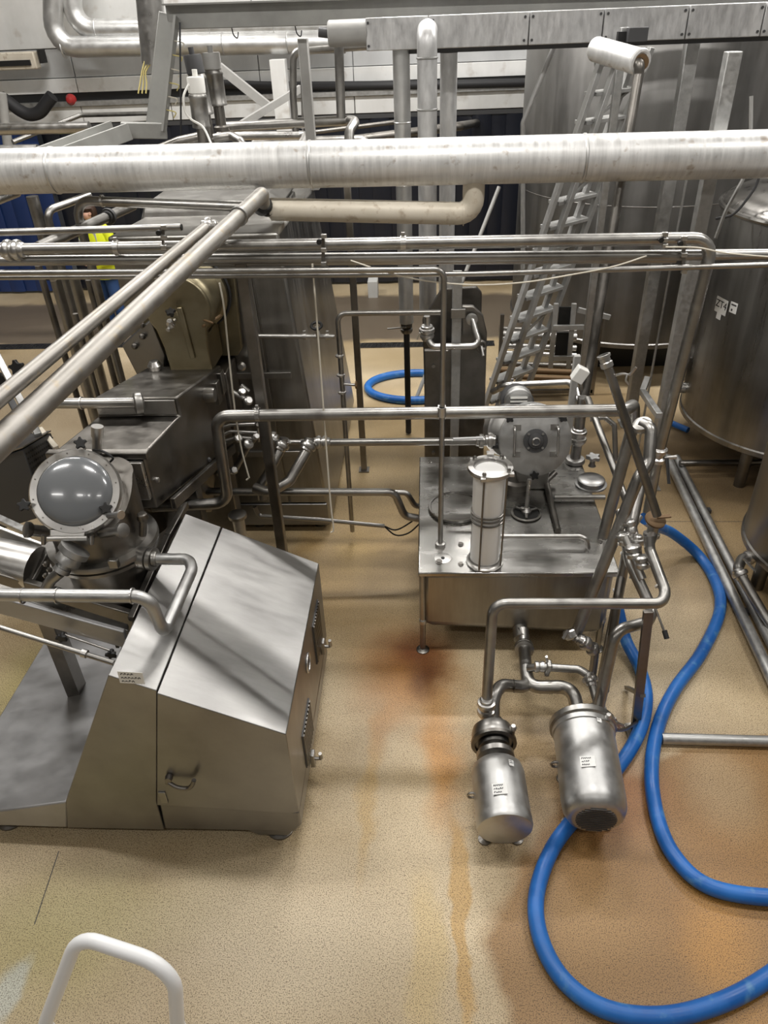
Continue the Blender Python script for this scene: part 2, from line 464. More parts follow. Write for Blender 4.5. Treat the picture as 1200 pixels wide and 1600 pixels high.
    mr = N(nt, 'ShaderNodeMapRange'); mr.inputs['To Min'].default_value = .30; mr.inputs['To Max'].default_value = .62; L(n1.outputs[0], mr.inputs[0]); L(mr.outputs[0], b.inputs['Roughness'])
    bp = N(nt, 'ShaderNodeBump'); bp.inputs['Strength'].default_value = .22; bp.inputs['Distance'].default_value = .004; L(n2.outputs[0], bp.inputs['Height']); L(bp.outputs[0], b.inputs['Normal'])
floor_material()
X0, X1, Y0, Y1, ZC = -9.0, 7.0, -3.5, 12.4, 6.6
fl_ob = struct(MB().span((X0, Y0, -.10), (X1, Y1, 0)), 'floor', 'floor_resin', 'stained beige resin floor')
# cut joints in the floor
def joint(a, b, w=.006):
    a, b = V(a), V(b); d = (b - a).normalized(); s_ = V((-d.y, d.x, 0)) * w / 2
    MB().add([a - s_ + V((0, 0, .0008)), b - s_ + V((0, 0, .0008)), b + s_ + V((0, 0, .0008)), a + s_ + V((0, 0, .0008))], [(0, 1, 2, 3)]).build('floor_joint', 'grey_dark', fl_ob)
ja = Az(92, 1330, 0); jb = Az(62, 1420, 0)
joint(ja, ja + (jb - ja) * 1.25, .005)
joint(Az(1030, 815, 0), Az(1260, 815, 0), .006)
struct(MB().span((X0, Y0, ZC), (X1, Y1, ZC + .1)), 'ceiling', 'ceiling_dim', 'grey ceiling')
struct(MB().span((X0 - .1, Y0, 0), (X0, Y1, ZC)), 'wall_left', 'wall_dim', 'grey side wall')
struct(MB().span((X1, Y0, 0), (X1 + .1, Y1, ZC)), 'wall_right', 'wall_dim', 'grey side wall')
struct(MB().span((X0, Y0 - .1, 0), (X1, Y0, ZC)), 'wall_front', 'wall_dim', 'grey wall behind the viewer')
# back wall: a dark opening below, banded white cladding above
WY = 12.0
wb = struct(MB().span((X0, WY + .06, 2.40), (X1, WY + .30, ZC)).span((X0, WY + .85, 0), (X1, WY + .95, 2.5)), 'wall_back', 'wall_grey', 'banded back wall of the hall')
def panels(z0, z1, mat, xs, dep=.06, name='wall_panel'):
    for a, b in zip(xs[:-1], xs[1:]):
        MB().span((a + .006, WY - dep + .06, z0), (b - .006, WY + .06, z1)).build(name, mat, wb, bevel=.006)
xs1 = [X0 + 1.333 * i for i in range(13)]
panels(2.47, 2.69, 'wall_white', xs1, .10)
panels(2.86, 3.04, 'wall_white', xs1, .06)
panels(3.05, 3.40, 'wall_grey', xs1, .04)
panels(3.41, 4.60, 'wall_white', xs1, .06)
panels(4.62, 6.4, 'wall_white', xs1, .05)
MB().span((X0, WY - .10, 2.695), (X1, WY + .06, 2.755)).build('wall_ledge', 'galvanised', wb)
MB().span((X0, WY + .02, 2.757), (X1, WY + .058, 2.855)).build('wall_recess', 'black', wb)
# drain channels across the floor
def drain(name, label, xa, xb, y, w):
    t = thing(name, label, 'floor drain')
    MB().span((xa, y - w / 2, .0), (xb, y + w / 2, .003)).build('channel', 'black_gap', t)
    m = MB()
    for s_ in (-1, 1): m.span((xa, y + s_ * w / 2 - .012, .0), (xb, y + s_ * w / 2 + .012, .006))
    m.build('rim', 'steel_dark', t)
    g = MB(); x = xa
    while x < xb:
        g.bar((x, y - w / 2, .005), (x + .035, y + w / 2, .005), .010, .005); x += .055
    tag(g.build('grate_bars', 'steel_dark', t), kind='stuff')
drain('floor_drain', 'long grated floor drain crossing the aisle on the left', -7.0, -3.6, 9.50, .17)
drain('floor_drain', 'dark grated floor drain beyond the blue hose loop', -.95, .9, 9.32, .16)
# strip curtains hanging in the opening
def curtain(name, label, xa, xb, mat, y, n):
    t = thing(name, label, 'strip curtain')
    MB().span((xa, y - .02, 2.40), (xb, y + .06, 2.46)).build('rail', 'grey_dark', t)
    w = (xb - xa) / n
    me = MB().add([(-w * .56, 0, 0), (-w * .3, -.018, 0), (w * .3, -.018, 0), (w * .56, 0, 0), (-w * .56, 0, 2.36), (-w * .3, -.018, 2.36), (w * .3, -.018, 2.36), (w * .56, 0, 2.36),
                   (-w * .56, .006, 0), (w * .56, .006, 0), (-w * .56, .006, 2.36), (w * .56, .006, 2.36)],
                  [(0, 1, 5, 4), (1, 2, 6, 5), (2, 3, 7, 6), (3, 9, 11, 7), (9, 8, 10, 11), (8, 0, 4, 10), (0, 8, 9, 3, 2, 1), (4, 5, 6, 7, 11, 10)]).mesh('curtain_strip', mat)
    for i in range(n):
        o = bpy.data.objects.new('curtain_strip', me); COL.objects.link(o); o.parent = t; o['_inst'] = 1
        o.location = (xa + w * (i + .5), y + (.022 if i % 2 else 0), .04); o.rotation_euler = (0, 0, random.uniform(-.07, .07))
curtain('strip_curtain', 'bright blue strip curtain at the far left behind the worker', -8.2, -5.75, 'curtain_blue', 11.9, 11)
curtain('strip_curtain', 'dark strip curtain filling the opening in the back wall', -5.7, 3.4, 'curtain_dark', 12.0, 37)
# ceiling lamps (outside the frame, they light the hall)
fx = MB().span((-.98, -.19, -.02), (.98, .19, .10)).mesh('lamp_body', 'white_paint')
df = MB().span((-.95, -.15, -.035), (.95, .15, -.021)).mesh('lamp_diffuser', 'lamp_emit')
for i, (lx, ly) in enumerate(LAMP_SPOTS):
    t = thing('ceiling_lamp', 'long white fluorescent ceiling lamp above the hall', 'lamp', 'fluorescent lamps in rows under the ceiling')
    for nm, me in (('lamp_body', fx), ('lamp_diffuser', df)):
        o = bpy.data.objects.new(nm, me); COL.objects.link(o); o.parent = t; o['_inst'] = 1; o.location = (lx, ly, LAMP_Z)
    for sx in (-.7, .7):
        MB().cyl((lx + sx, ly, LAMP_Z + .1), (lx + sx, ly, ZC), .008, seg=6).build('hanger', 'steel', t)

# ================================================================== drive cabinet (front left)
CY0, CY1 = 2.23, 3.50
cab = thing('drive_cabinet', 'large brushed steel machine cabinet with sloping top and door handle', 'cabinet')
def xz(pts, y): return [V((x, y, z)) for x, z in pts]
# main hood, split by the door gap
PK = (-1.41, 1.27); RT = (-.655, .90)
def top_z(x): return PK[1] + (RT[1] - PK[1]) * (x - PK[0]) / (RT[0] - PK[0])
GX0, GX1 = -1.21, -1.39
body = [(-1.93, .10), (-1.87, .34), PK, (GX0 - .002, top_z(GX0 - .002)), (GX1 - .002, .335), (-1.40, .10)]
MB().prism(xz(body, CY0), (0, CY1 - CY0, 0)).build('hood_panel', 'steel_sheet', cab, bevel=.004)
door = [(GX1 + .003, .335), (GX0 + .003, top_z(GX0 + .003)), RT, (-.655, .30), (-.70, .285)]
MB().prism(xz(door, CY0 - .012), (0, CY1 - CY0 + .012, 0)).build('door', 'steel_sheet', cab, bevel=.004)
MB().prism(xz([(-1.40, .10), (-1.38, .33), (-.66, .27), (-.66, .16), (-.70, .10)], CY0 + .004), (0, CY1 - CY0 - .01, 0)).build('base_panel', 'steel_sheet', cab, bevel=.01)
MB().prism(xz([(-1.40, .11), (-1.375, .34), (GX0, top_z(GX0) - .01), (GX0 - .02, top_z(GX0) - .03), (-1.42, .12)], CY0 + .02), (0, CY1 - CY0 - .03, 0)).build('door_gap', 'black_gap', cab)
# low skirt to the left
MB().prism(xz([(-2.62, .02 + .09), (-2.62, .17), (-2.30, .23), (-1.87, .33), (-1.93, .10)], CY0), (0, 1.75, 0)).build('side_skirt', 'steel_satin', cab, bevel=.010)
# right end: louvre panels, oval hole, latches
RX = -.655
for (y, z, w, h) in ((3.20, .62, .24, .30), (2.62, .42, .26, .26)):
    o = MB().span((RX, y - w / 2, z - h / 2), (RX + .006, y + w / 2, z + h / 2)).build('vent_panel', 'grey_dark', cab)
    for k in range(9):
        yy = y - w / 2 + (k + .5) * w / 9
        MB().span((RX + .006, yy - .007, z - h / 2 + .01), (RX + .012, yy + .007, z + h / 2 - .01)).build('louvre', 'steel_dark', o)
MB().lathe([(.05, 0), (.05, .004)], (RX, 2.85, .72), (1, 0, 0), 20).build('oval_port', 'grey_dark', cab)
MB().torus((RX + .004, 2.85, .72), (1, 0, 0), .052, .006).build('port_rim', 'steel_bright', cab)
for (y, z) in ((3.28, .42), (2.62, .20)):
    o = MB().box((RX + .012, y, z), (.024, .05, .10)).build('latch', 'steel', cab, bevel=.004)
    MB().tube(fillet([(RX + .02, y, z), (RX + .06, y, z), (RX + .06, y - .02, z + .07)], .015), .010, 8).build('latch_lever', 'steel', o)
# door handle on the front
h0 = A(262, 1212, CY0 - .014)
hd = MB().lathe([(.018, 0), (.02, .012), (.016, .03)], h0 + V((.01, 0, 0)), (0, -1, 0), 16).build('door_handle', 'steel_dark', cab)
MB().tube(smooth([A(262, 1222, CY0 - .035), A(276, 1230, CY0 - .05), A(292, 1232, CY0 - .05), A(300, 1227, CY0 - .05), A(303, 1219, CY0 - .055)], 5), .011, 10).build('lever', 'steel_dark', hd)
MB().tube([A(262, 1214, CY0 - .03), A(262, 1224, CY0 - .036)], .012, 10).build('lever_neck', 'steel_dark', hd)
MB().box(A(255, 1246, CY0 - .016), (.036, .008, .085)).build('handle_plate', 'steel', cab, bevel=.002)
for x, y in ((-2.32, 2.34), (-.80, 2.32), (-2.3, 3.3), (-.82, 3.35)):
    o = MB().lathe([(.075, 0), (.075, .012), (.03, .03), (.03, .105)], (x, y, 0), (0, 0, 1), 18).build('foot', 'steel_dark', cab)
MB().prism(xz([(-.98, .115), (-.70, .115), (-.74, .055), (-.90, .055)], CY0 + .01), (0, .16, 0)).build('foot_bracket', 'steel_sheet', cab, bevel=.006)
paper_label(cab, frame(A(205, 1059, CY0 - .003), (1, 0, -.06), (0, -1, 0)), .112, .072, 3)

# ================================================================== long steel housing behind
hs = thing('machine_housing', 'tall dark steel machine housing with slanted side beyond the square post', 'machine')
n0, n1 = V((-.81, 5.1, .06)), V((-.985, 5.1, 2.46))
f0, f1 = V((-.80, 7.5, .06)), V((-1.06, 7.5, 2.30))
W = -1.35
MB().add([n0, n1, f1, f0, n0 + V((W, 0, 0)), n1 + V((W + .17, 0, 0)), f1 + V((W + .17, 0, 0)), f0 + V((W, 0, 0))],
         [(0, 1, 2, 3), (4, 7, 6, 5), (0, 4, 5, 1), (3, 2, 6, 7), (1, 5, 6, 2), (0, 3, 7, 4)]).build('shell', 'steel_side', hs, bevel=.02)
# front panels with shadow gaps
for i, (a, b, c, d) in enumerate((((-1.13, .30), (-.84, .30), (-1.0, 2.40), (-1.20, 2.40)), ((-1.62, .30), (-1.145, .30), (-1.215, 2.40), (-1.64, 2.40)), ((-2.14, .30), (-1.635, .30), (-1.655, 2.40), (-2.15, 2.40)))):
    MB().prism([V((p[0], 5.098, p[1])) for p in (a, b, c, d)], (0, -.018, 0)).build('front_panel', 'steel_side', hs, bevel=.004)
MB().prism([V((x, 5.10, z)) for x, z in ((-2.16, .08), (-.815, .08), (-.83, .29), (-2.16, .29))], (0, -.03, 0)).build('kick_panel', 'steel_sheet', hs, bevel=.006)
for z in (.75, 1.42):
    MB().span((-.99 - .01, 5.06, z), (-1.50, 5.085, z + .05)).build('panel_trim', 'steel', hs, bevel=.004)
for x in (-1.95, -1.45, -.92):
    MB().lathe([(.05, 0), (.03, .02), (.03, .07)], (x, 5.2, 0), (0, 0, 1), 14).build('foot', 'steel_dark', hs)
    MB().lathe([(.05, 0), (.03, .02), (.03, .07)], (x, 7.3, 0), (0, 0, 1), 14).build('foot', 'steel_dark', hs)
# lid on top of the housing
MB().prism([A(218, 348, 5.9), A(428, 340, 5.9), A(405, 312, 6.0), A(225, 318, 6.0)], (0, 1.2, 0)).build('lid', 'steel', hs, bevel=.02)
MB().add([V((-2.3, 5.35, 1.2)), V((-1.0, 5.35, 1.2)), A(428, 343, 5.88), A(215, 350, 5.88), V((-2.3, 7.0, 1.2)), V((-1.05, 7.0, 1.2)), A(428, 343, 5.88) + V((0, 1.1, 0)), A(215, 350, 5.88) + V((0, 1.1, 0))],
         [(0, 1, 2, 3), (1, 5, 6, 2), (4, 7, 6, 5), (0, 3, 7, 4), (3, 2, 6, 7), (0, 4, 5, 1)]).build('sloped_cover', 'steel_side', hs, bevel=.012)

# ================================================================== butter churn: stepped body + drum
ch = thing('butter_churn', 'steel churn body with stepped top carrying a golden drum', 'machine')
def sx(x, y): return x + .05 * (y - 3.35)
prof = [(3.33, 1.77), (3.90, 1.705), (3.90, 1.825), (4.74, 1.67), (4.74, 1.06), (3.33, 1.42)]
L_ = [V((sx(-2.0, y), y, z)) for y, z in prof]; R_ = [V((sx(-1.49, y), y, z)) for y, z in prof]
n = len(prof)
MB().add(L_ + R_, [tuple(range(n)), tuple(range(2 * n - 1, n - 1, -1))] + [(i, n + i, n + (i + 1) % n, (i + 1) % n) for i in range(n)]).build('body', 'steel_dark', ch, bevel=.012)
MB().prism([V((sx(-1.985, 3.89), 3.885, 1.722)), V((sx(-1.505, 3.89), 3.885, 1.722)), V((sx(-1.505, 3.89), 3.885, 1.812)), V((sx(-1.985, 3.89), 3.885, 1.812))], (0, .012, 0)).build('step_plate', 'steel', ch, bevel=.004)
MB().prism([V((-2.02, 3.315, 1.785)), V((-1.47, 3.315, 1.780)), V((-1.47, 3.315, 1.74)), V((-2.02, 3.315, 1.745))], (0, .05, 0)).build('front_lip', 'steel_dark', ch, bevel=.006)
# round boss on the side, latch and bolts
p = A(327, 617, 4.35); MB().lathe([(.05, -.02), (.05, .05), (.045, .065), (.02, .065)], V((sx(-1.49, 4.35), 4.35, p.z)), (1, 0, 0), 20).build('side_boss', 'steel', ch)
for x_, y_, Y_ in ((219, 750, 3.4),):
    p = A(x_, y_, Y_); MB().lathe([(.016, 0), (.014, .014), (.004, .018)], V((sx(-1.49, Y_), p.y, p.z)), (1, 0, 0), 12).build('bolt', 'steel_bright', ch)
o = MB().span((-1.44, 4.50, 1.48), (-1.40, 4.58, 1.64)).span((-1.44, 4.62, 1.50), (-1.395, 4.70, 1.66)).build('side_bracket', 'steel', ch, bevel=.004)
# lower frame and legs under the body
MB().span((-1.98, 4.0, .10), (-1.5, 4.1, 1.2)).build('support_leg', 'steel_dark', ch, bevel=.01)
MB().span((-1.95, 4.60, .0), (-1.45, 4.74, 1.10)).build('support_leg', 'steel_dark', ch, bevel=.01)
MB().prism([V((-1.98, 3.6, .95)), V((-1.98, 4.7, .55)), V((-1.98, 4.7, 1.10)), V((-1.98, 3.5, 1.38))], (.22, 0, 0)).build('lower_trough', 'steel_dark', ch, bevel=.01)
MB().prism([V((-1.44, 3.4, 1.37)), V((-1.44, 4.72, .99)), V((-1.44, 4.72, 1.06)), V((-1.44, 3.4, 1.44))], (.03, 0, 0)).build('edge_rail', 'steel_dark', ch, bevel=.005)
# drum stand: disc on a neck
dc = A(277, 484, 4.62); R0 = .215
out = []
for k in range(25):
    a = math.radians(-38 + 256 * k / 24); out.append(V((dc.x + R0 * math.cos(a), dc.y, dc.z + R0 * math.sin(a))))
zb = 1.665
out += [V((dc.x - .14, dc.y, dc.z - .26)), V((dc.x - .13, dc.y, zb)), V((dc.x + .16, dc.y, zb)), V((dc.x + .155, dc.y, dc.z - .26))]
dr = MB().prism(out, (0, .05, 0)).build('drum_end_plate', 'steel_gold', ch, bevel=.008, label='golden steel end plate on a neck')
MB().prism([V((dc.x - .12, dc.y + .05, zb)), V((dc.x + .15, dc.y + .05, zb)), V((dc.x + .15, dc.y + .05, dc.z - .2)), V((dc.x - .12, dc.y + .05, dc.z - .2))], (0, .30, 0)).build('drum_saddle', 'steel_gold', ch, bevel=.006)
MB().lathe([(R0, 0), (R0 + .012, .02), (R0 + .012, .07), (R0, .09), (R0, .24), (R0 + .025, .26), (R0 + .025, .31), (R0 - .02, .33)], dc + V((0, .05, 0)), (.08, 1, -.0), 40).build('drum', 'steel_gold', ch, label='golden steel drum')
MB().torus(dc + V((.028, .35, 0)), (.08, 1, 0), R0 + .03, .010, 36).build('drum_seal', 'rubber', ch)
MB().prism([A(247, 432, 5.0), A(366, 430, 5.0), A(378, 545, 5.0), A(371, 556, 5.0), A(230, 556, 5.0), A(215, 520, 5.0)], (0, .05, 0)).build('rear_plate', 'steel_gold', ch, bevel=.006)
MB().span((-2.0, 4.76, 1.10), (-1.40, 5.06, 1.60)).build('rear_body', 'steel_dark', ch, bevel=.01)
MB().bar(dc + V((.02, -.012, .02)), dc + V((.045, -.012, -.33)), .035, .018).build('rib', 'steel_gold', ch, bevel=.006)
k1 = MB().cyl(A(262, 516, 4.52), A(273, 500, 4.61), .014, seg=10).lathe([(.028, 0), (.03, .02), (.018, .045)], A(268, 508, 4.56), (0, -.5, .8), 14).build('valve', 'steel_bright', ch)
star_knob(k1, A(267, 489, 4.54), (0, -.4, 1), .034)
k2 = MB().cyl(A(311, 497, 4.64), A(333, 505, 4.60), .008, seg=8).cyl(A(317, 510, 4.60), A(345, 493, 4.8), .010, seg=8).build('swing_bolt', 'brown_rust', ch)
for x_, y_ in ((222, 508), (223, 526), (211, 541)):
    MB().lathe([(.022, 0), (.022, .02), (.010, .03)], A(x_, y_, 4.85), (.2, -1, .3), 10).build('knob', 'steel_dark', ch)
MB().prism([A(190, 540, 4.86), A(235, 500, 4.86), A(258, 556, 4.86), A(252, 590, 4.86), A(216, 590, 4.86)], (0, .12, 0)).build('side_wing', 'steel_sheet', ch, bevel=.006)
MB().lathe([(.045, 0), (.05, .03), (.03, .06)], A(243, 577, 4.62), (0, 0, 1), 16).build('cap', 'steel_bright', ch)
MB().lathe([(.03, 0), (.034, .02), (.02, .04)], A(378, 572, 5.0), (0, -1, .2), 14).build('cap', 'steel_bright', ch)

# inlet pipe on the step
ip = pipe('inlet_pipe', 'short steel pipe entering the stepped churn body from the left', [A(85, 630, 3.86), A(150, 630, 3.86), A(214, 629, 3.86), A(222, 632, 3.90)], .032, 'steel', .03)
flange(ip, A(216, 630.5, 3.858), (-.85, -.45, .1), .066, .024)
MB().torus(A(213, 630, 3.85), (-.85, -.45, .1), .046, .012, 24).build('flange_ring', 'steel', ip)
ring(ip, A(128, 630, 3.86), (1, 0, 0), .032, .004, ears=False)

# ================================================================== vacuum chamber with sight glass
vc = thing('vacuum_chamber', 'round steel vacuum chamber with domed sight glass and black star knobs', 'machine')
dn = V((.25, -.70, .67)).normalized()
dcn = A(118, 768, 2.98)
cc = V((-1.725, 3.10, 0)); rc = .238; zf = 1.385
seg = 48; low, topv = [], []
for k in range(seg):
    a = 2 * math.pi * k / seg
    x, y = cc.x + rc * math.cos(a), cc.y + rc * math.sin(a)
    q = dcn - dn * .045
    z = q.z - (dn.x * (x - q.x) + dn.y * (y - q.y)) / dn.z
    low.append(V((x, y, zf))); topv.append(V((x, y, max(zf + .06, min(z, 1.76)))))
MB().add(low + topv, [(k, (k + 1) % seg, seg + (k + 1) % seg, seg + k) for k in range(seg)] + [tuple(range(seg, 2 * seg)), tuple(range(seg - 1, -1, -1))]).build('shell', 'steel_dark', vc)
MB().lathe([(rc + .0, .012), (rc + .045, .010), (rc + .05, -.004), (rc + .05, -.018), (rc + .03, -.022), (rc + .03, -.03), (rc + .045, -.034), (rc + .045, -.052), (rc, -.056)], (cc.x, cc.y, zf), (0, 0, 1), 56, False).build('base_flange', 'steel', vc)
MB().lathe([(rc - .015, -.06), (rc - .03, -.50)], (cc.x, cc.y, zf), (0, 0, 1), 40).build('lower_barrel', 'steel_dark', vc)
MB().prism([V((-1.98, 3.29, 1.50)), V((-1.50, 3.29, 1.50)), V((-1.50, 3.29, 1.735)), V((-1.98, 3.29, 1.735))], (0, .03, 0)).build('back_plate', 'steel_bright', vc, bevel=.006)
RD = .212
sg = MB().lathe([(RD - .05, -.06), (RD + .006, -.05), (RD + .006, -.012), (RD, .0), (RD - .004, .010), (RD - .036, .012), (RD - .04, .0)], dcn, dn, 56, False).build('sight_glass_frame', 'steel_bright', vc, label='bright polished ring of the sight glass')
prd = []
for k in range(13):
    a = math.radians(90 * k / 12); prd.append((max(.0008, (RD - .036) * math.cos(a)), .004 + .060 * math.sin(a)))
MB().lathe(prd, dcn, dn, 56).build('sight_glass', 'dome_glass', sg, label='domed grey glass with lamp reflections')
MB().torus(dcn + dn * .006, dn, RD - .036, .004, 48).build('gasket', 'steel_dark', sg)
e1 = dn.cross(V((0, 0, 1))).normalized(); e2 = e1.cross(dn) * -1
e1 = V((1, 0, 0)) - dn * dn.x; e1.normalize(); e2 = dn.cross(e1)
for k in range(12):
    a = 2 * math.pi * (k + .5) / 12
    MB().cyl(dcn + (e1 * math.cos(a) + e2 * math.sin(a)) * (RD - .018) + dn * .010, dcn + (e1 * math.cos(a) + e2 * math.sin(a)) * (RD - .018) + dn * .014, .004, seg=8).build('screw', 'steel_dark', sg)
for (x_, y_) in ((126, 693), (38, 790), (166, 795)):
    pk = At(x_, y_, (dcn - CAM).length * .92 / _ray(x_, y_).length * 1.0)
    # put the knob in the ring plane, a little proud
    d_ = _ray(x_, y_); t_ = ((dcn + dn * .03 - CAM).dot(dn)) / d_.dot(dn); pk = CAM + d_ * t_
    kb = star_knob(vc, pk, dn, .032)
    MB().cyl(pk - dn * .10, pk, .009, seg=8).build('stud', 'steel', kb)
def on_plane(x_, y_, off):
    d_ = _ray(x_, y_); t_ = ((dcn + dn * off - CAM).dot(dn)) / d_.dot(dn); return CAM + d_ * t_
hg = MB().prism([on_plane(78, 828, .006), on_plane(133, 828, .006), on_plane(132, 838, .006), on_plane(78, 838, .006)], dn * -.03).build('hinge_plate', 'steel_bright', vc, bevel=.003)
MB().cyl(on_plane(74, 842, .0), on_plane(136, 841, .0), .013, seg=12).build('hinge_pin', 'steel_bright', hg)
for x_ in (68, 143):
    MB().cyl(on_plane(x_, 836, -.02), on_plane(x_, 850, -.05), .012, seg=10).build('hinge_arm', 'steel', hg)
# side nozzles
nz1 = MB().cyl(A(76, 831, 2.98), A(46, 828, 2.93), .030, seg=14).lathe([(.034, -.012), (.042, 0), (.042, .018), (.030, .024)], A(46, 828, 2.93), A(46, 828, 2.93) - A(76, 831, 2.98), 16).build('nozzle', 'steel', vc)
nz2 = MB().cyl(A(158, 834, 2.90), A(190, 829, 2.84), .024, seg=14).lathe([(.028, -.012), (.036, -.008), (.036, .016), (.02, .02)], A(190, 829, 2.84), A(190, 829, 2.84) - A(158, 834, 2.90), 16).build('nozzle', 'steel', vc)
nz3 = MB().cyl(A(170, 806, 2.86), A(187, 804, 2.80), .015, seg=12).lathe([(.018, -.008), (.022, 0), (.022, .012)], A(187, 804, 2.80), (.8, -.5, .1), 12).build('nozzle', 'steel_bright', vc)
MB().cyl(A(152, 706, 3.32), A(152, 682, 3.33), .026, seg=16).cyl(A(152, 682, 3.33), A(152, 666, 3.335), .031, seg=16).build('gauge_post', 'steel_bright', vc)
MB().tube(smooth([A(145, 703, 3.25), A(160, 705, 3.22), A(176, 715, 3.2), A(172, 722, 3.2)], 5), .006, 8).build('sensor_cable', 'black', vc)
MB().cyl(A(223, 836, 3.02), A(224, 812, 3.03), .020, seg=12).lathe([(.026, 0), (.030, .01), (.026, .035), (.02, .04)], A(224, 812, 3.03), (0, 0, 1), 12).build('clamp_bolt', 'steel_dark', vc)
MB().box(A(178, 880, 2.845), (.05, .03, .05)).build('flange_clamp', 'steel', vc, bevel=.004)
# front lower coupling with pipe
fp = A(108, 873, 2.76)
fd = (A(75, 918, 2.72) - A(113, 858, 2.82)).normalized()
MB().lathe([(.075, -.06), (.075, -.03), (.055, -.02), (.062, .0), (.062, .02), (.03, .03), (.03, .05), (.040, .052), (.042, .075), (.032, .08)], fp, fd, 24).build('coupling', 'steel_matt', vc)
pipe('drain_pipe', 'short steel pipe hanging from the coupling below the sight glass', [fp + fd * .08, A(80, 906, 2.72), A(66, 930, 2.71)], .027, 'steel', .05)
# right coupling + elbow pipe curling down to the front (frame pipe)
fq = A(226, 872, 2.98)
MB().lathe([(.05, -.03), (.06, -.025), (.06, .02), (.05, .025)], fq, (1, -.2, 0), 20).lathe([(.045, .03), (.062, .032), (.062, .055), (.02, .06)], fq, (1, -.2, 0), 20).build('coupling', 'steel', vc)
cp = pipe('curved_outlet_pipe', 'bent steel pipe looping in front of the vacuum chamber over the cabinet top', [A(232, 873, 2.97), A(296, 874, 2.93), A(300, 890, 2.86), A(258, 985, 2.50), A(252, 980, 2.46), A(232, 932, 2.45), A(-40, 929, 2.45)], .030, 'steel_matt', .075)
flange(cp, A(243, 873, 2.965), (1, 0, 0), .042, .014)
for x_ in (36, 90, 207): ring(cp, A(x_, 931, 2.45), (1, 0, 0), .030, .003, ears=False)

# ================================================================== inclined auger trough to the left
au = thing('auger_trough', 'inclined steel auger trough with bright barrel at the left edge', 'machine')
def slab(p, q, th, dep, mat, name, parent, bevel=.006):
    """beam from p to q (top front edge), th high, dep deep (towards +Y)"""
    p, q = V(p), V(q)
    return MB().prism([p, q, q - V((0, 0, th)), p - V((0, 0, th))], (0, dep, 0)).build(name, mat, parent, bevel=bevel)
TA, TB = A(-60, 918, 2.66), A(193, 988, 2.66)
slab(TA, TB, .12, .03, 'steel_satin', 'front_cheek', au)
MB().prism([A(-60, 908, 2.70), A(200, 985, 2.70), A(200, 975, 2.78), A(-60, 893, 2.78)], (0, 0, -.02)).build('top_lip', 'steel_bright', au, bevel=.004)
slab(A(-60, 880, 2.86), A(205, 960, 2.86), .24, .04, 'steel_dark', 'rear_cheek', au)
slab(A(-60, 895, 2.90), A(215, 975, 2.90), .22, .30, 'steel_dark', 'tub', au)
MB().cyl(A(-90, 858, 3.05), A(58, 890, 2.98), .125, seg=36).build('barrel', 'steel_bright', au)
MB().prism([A(-60, 803, 3.25), A(70, 853, 3.16), A(66, 866, 3.16), A(-60, 818, 3.25)], (0, .02, 0)).build('upper_rail', 'steel_bright', au, bevel=.004)
MB().prism([A(66, 850, 3.10), A(84, 846, 3.10), A(40, 925, 2.86), A(18, 925, 2.86)], (.02, .03, 0)).build('end_flange', 'steel', au, bevel=.004)
MB().span(A(172, 985, 2.70), A(192, 1000, 2.76)).build('dark_slot', 'black', au)
for x_, y_ in ((97, 995), (174, 1021)):
    star_knob(au, A(x_, y_, 2.60), (.1, -.9, -.2), .030)
MB().cyl(A(96, 990, 2.64), A(182, 1020, 2.64), .006, seg=8).build('thin_rod', 'steel', au)
for k in range(4):
    MB().lathe([(.012, 0), (.016, .012), (.008, .02)], A(72 + 6 * (k % 2), 880 + 9 * k, 2.84), (.3, -.9, .2), 8).build('bolt', 'steel_dark', au)
MB().span((-2.2, 3.0, 0), (-2.12, 3.1, .95)).build('leg', 'steel_dark', au)
MB().span((-2.9, 3.0, 0), (-2.82, 3.1, 1.15)).build('leg', 'steel_dark', au)
rr = pipe('thin_guard_rail', 'thin steel rod sloping down to the cabinet corner at left', [A(-40, 968, 2.42), A(178, 1036, 2.30)], .0125, 'steel')
ring(rr, A(132, 1021, 2.325), A(178, 1036, 2.30) - A(-40, 968, 2.42), .0125, .012, ears=False)

er = tag(MB().bar(A(290, 788, 3.62), A(262, 838, 3.32), .038, .038).bar(A(262, 838, 3.32), A(205, 968, 2.72), .034, .034).build('edge_bar', 'steel_dark', bevel=.004), 'dark square bar running along the left edge of the cabinet top', 'bar')
MB().lathe([(.024, -.02), (.034, -.014), (.034, .014), (.024, .02)], A(240, 888, 3.08), A(290, 788, 3.62) - A(205, 968, 2.72), 16).build('bar_collar', 'steel', er)

# ================================================================== buffer tank
tk = thing('buffer_tank', 'low square steel buffer tank with flat lid beside the rust stain', 'tank')
TZ = .72; TX0, TX1, TY0, TY1 = -.055, 1.20, 3.63, 5.10
MB().span((TX0, TY0, TZ - .035), (TX1, TY1, TZ)).build('top_plate', 'steel_lid', tk, bevel=.008)
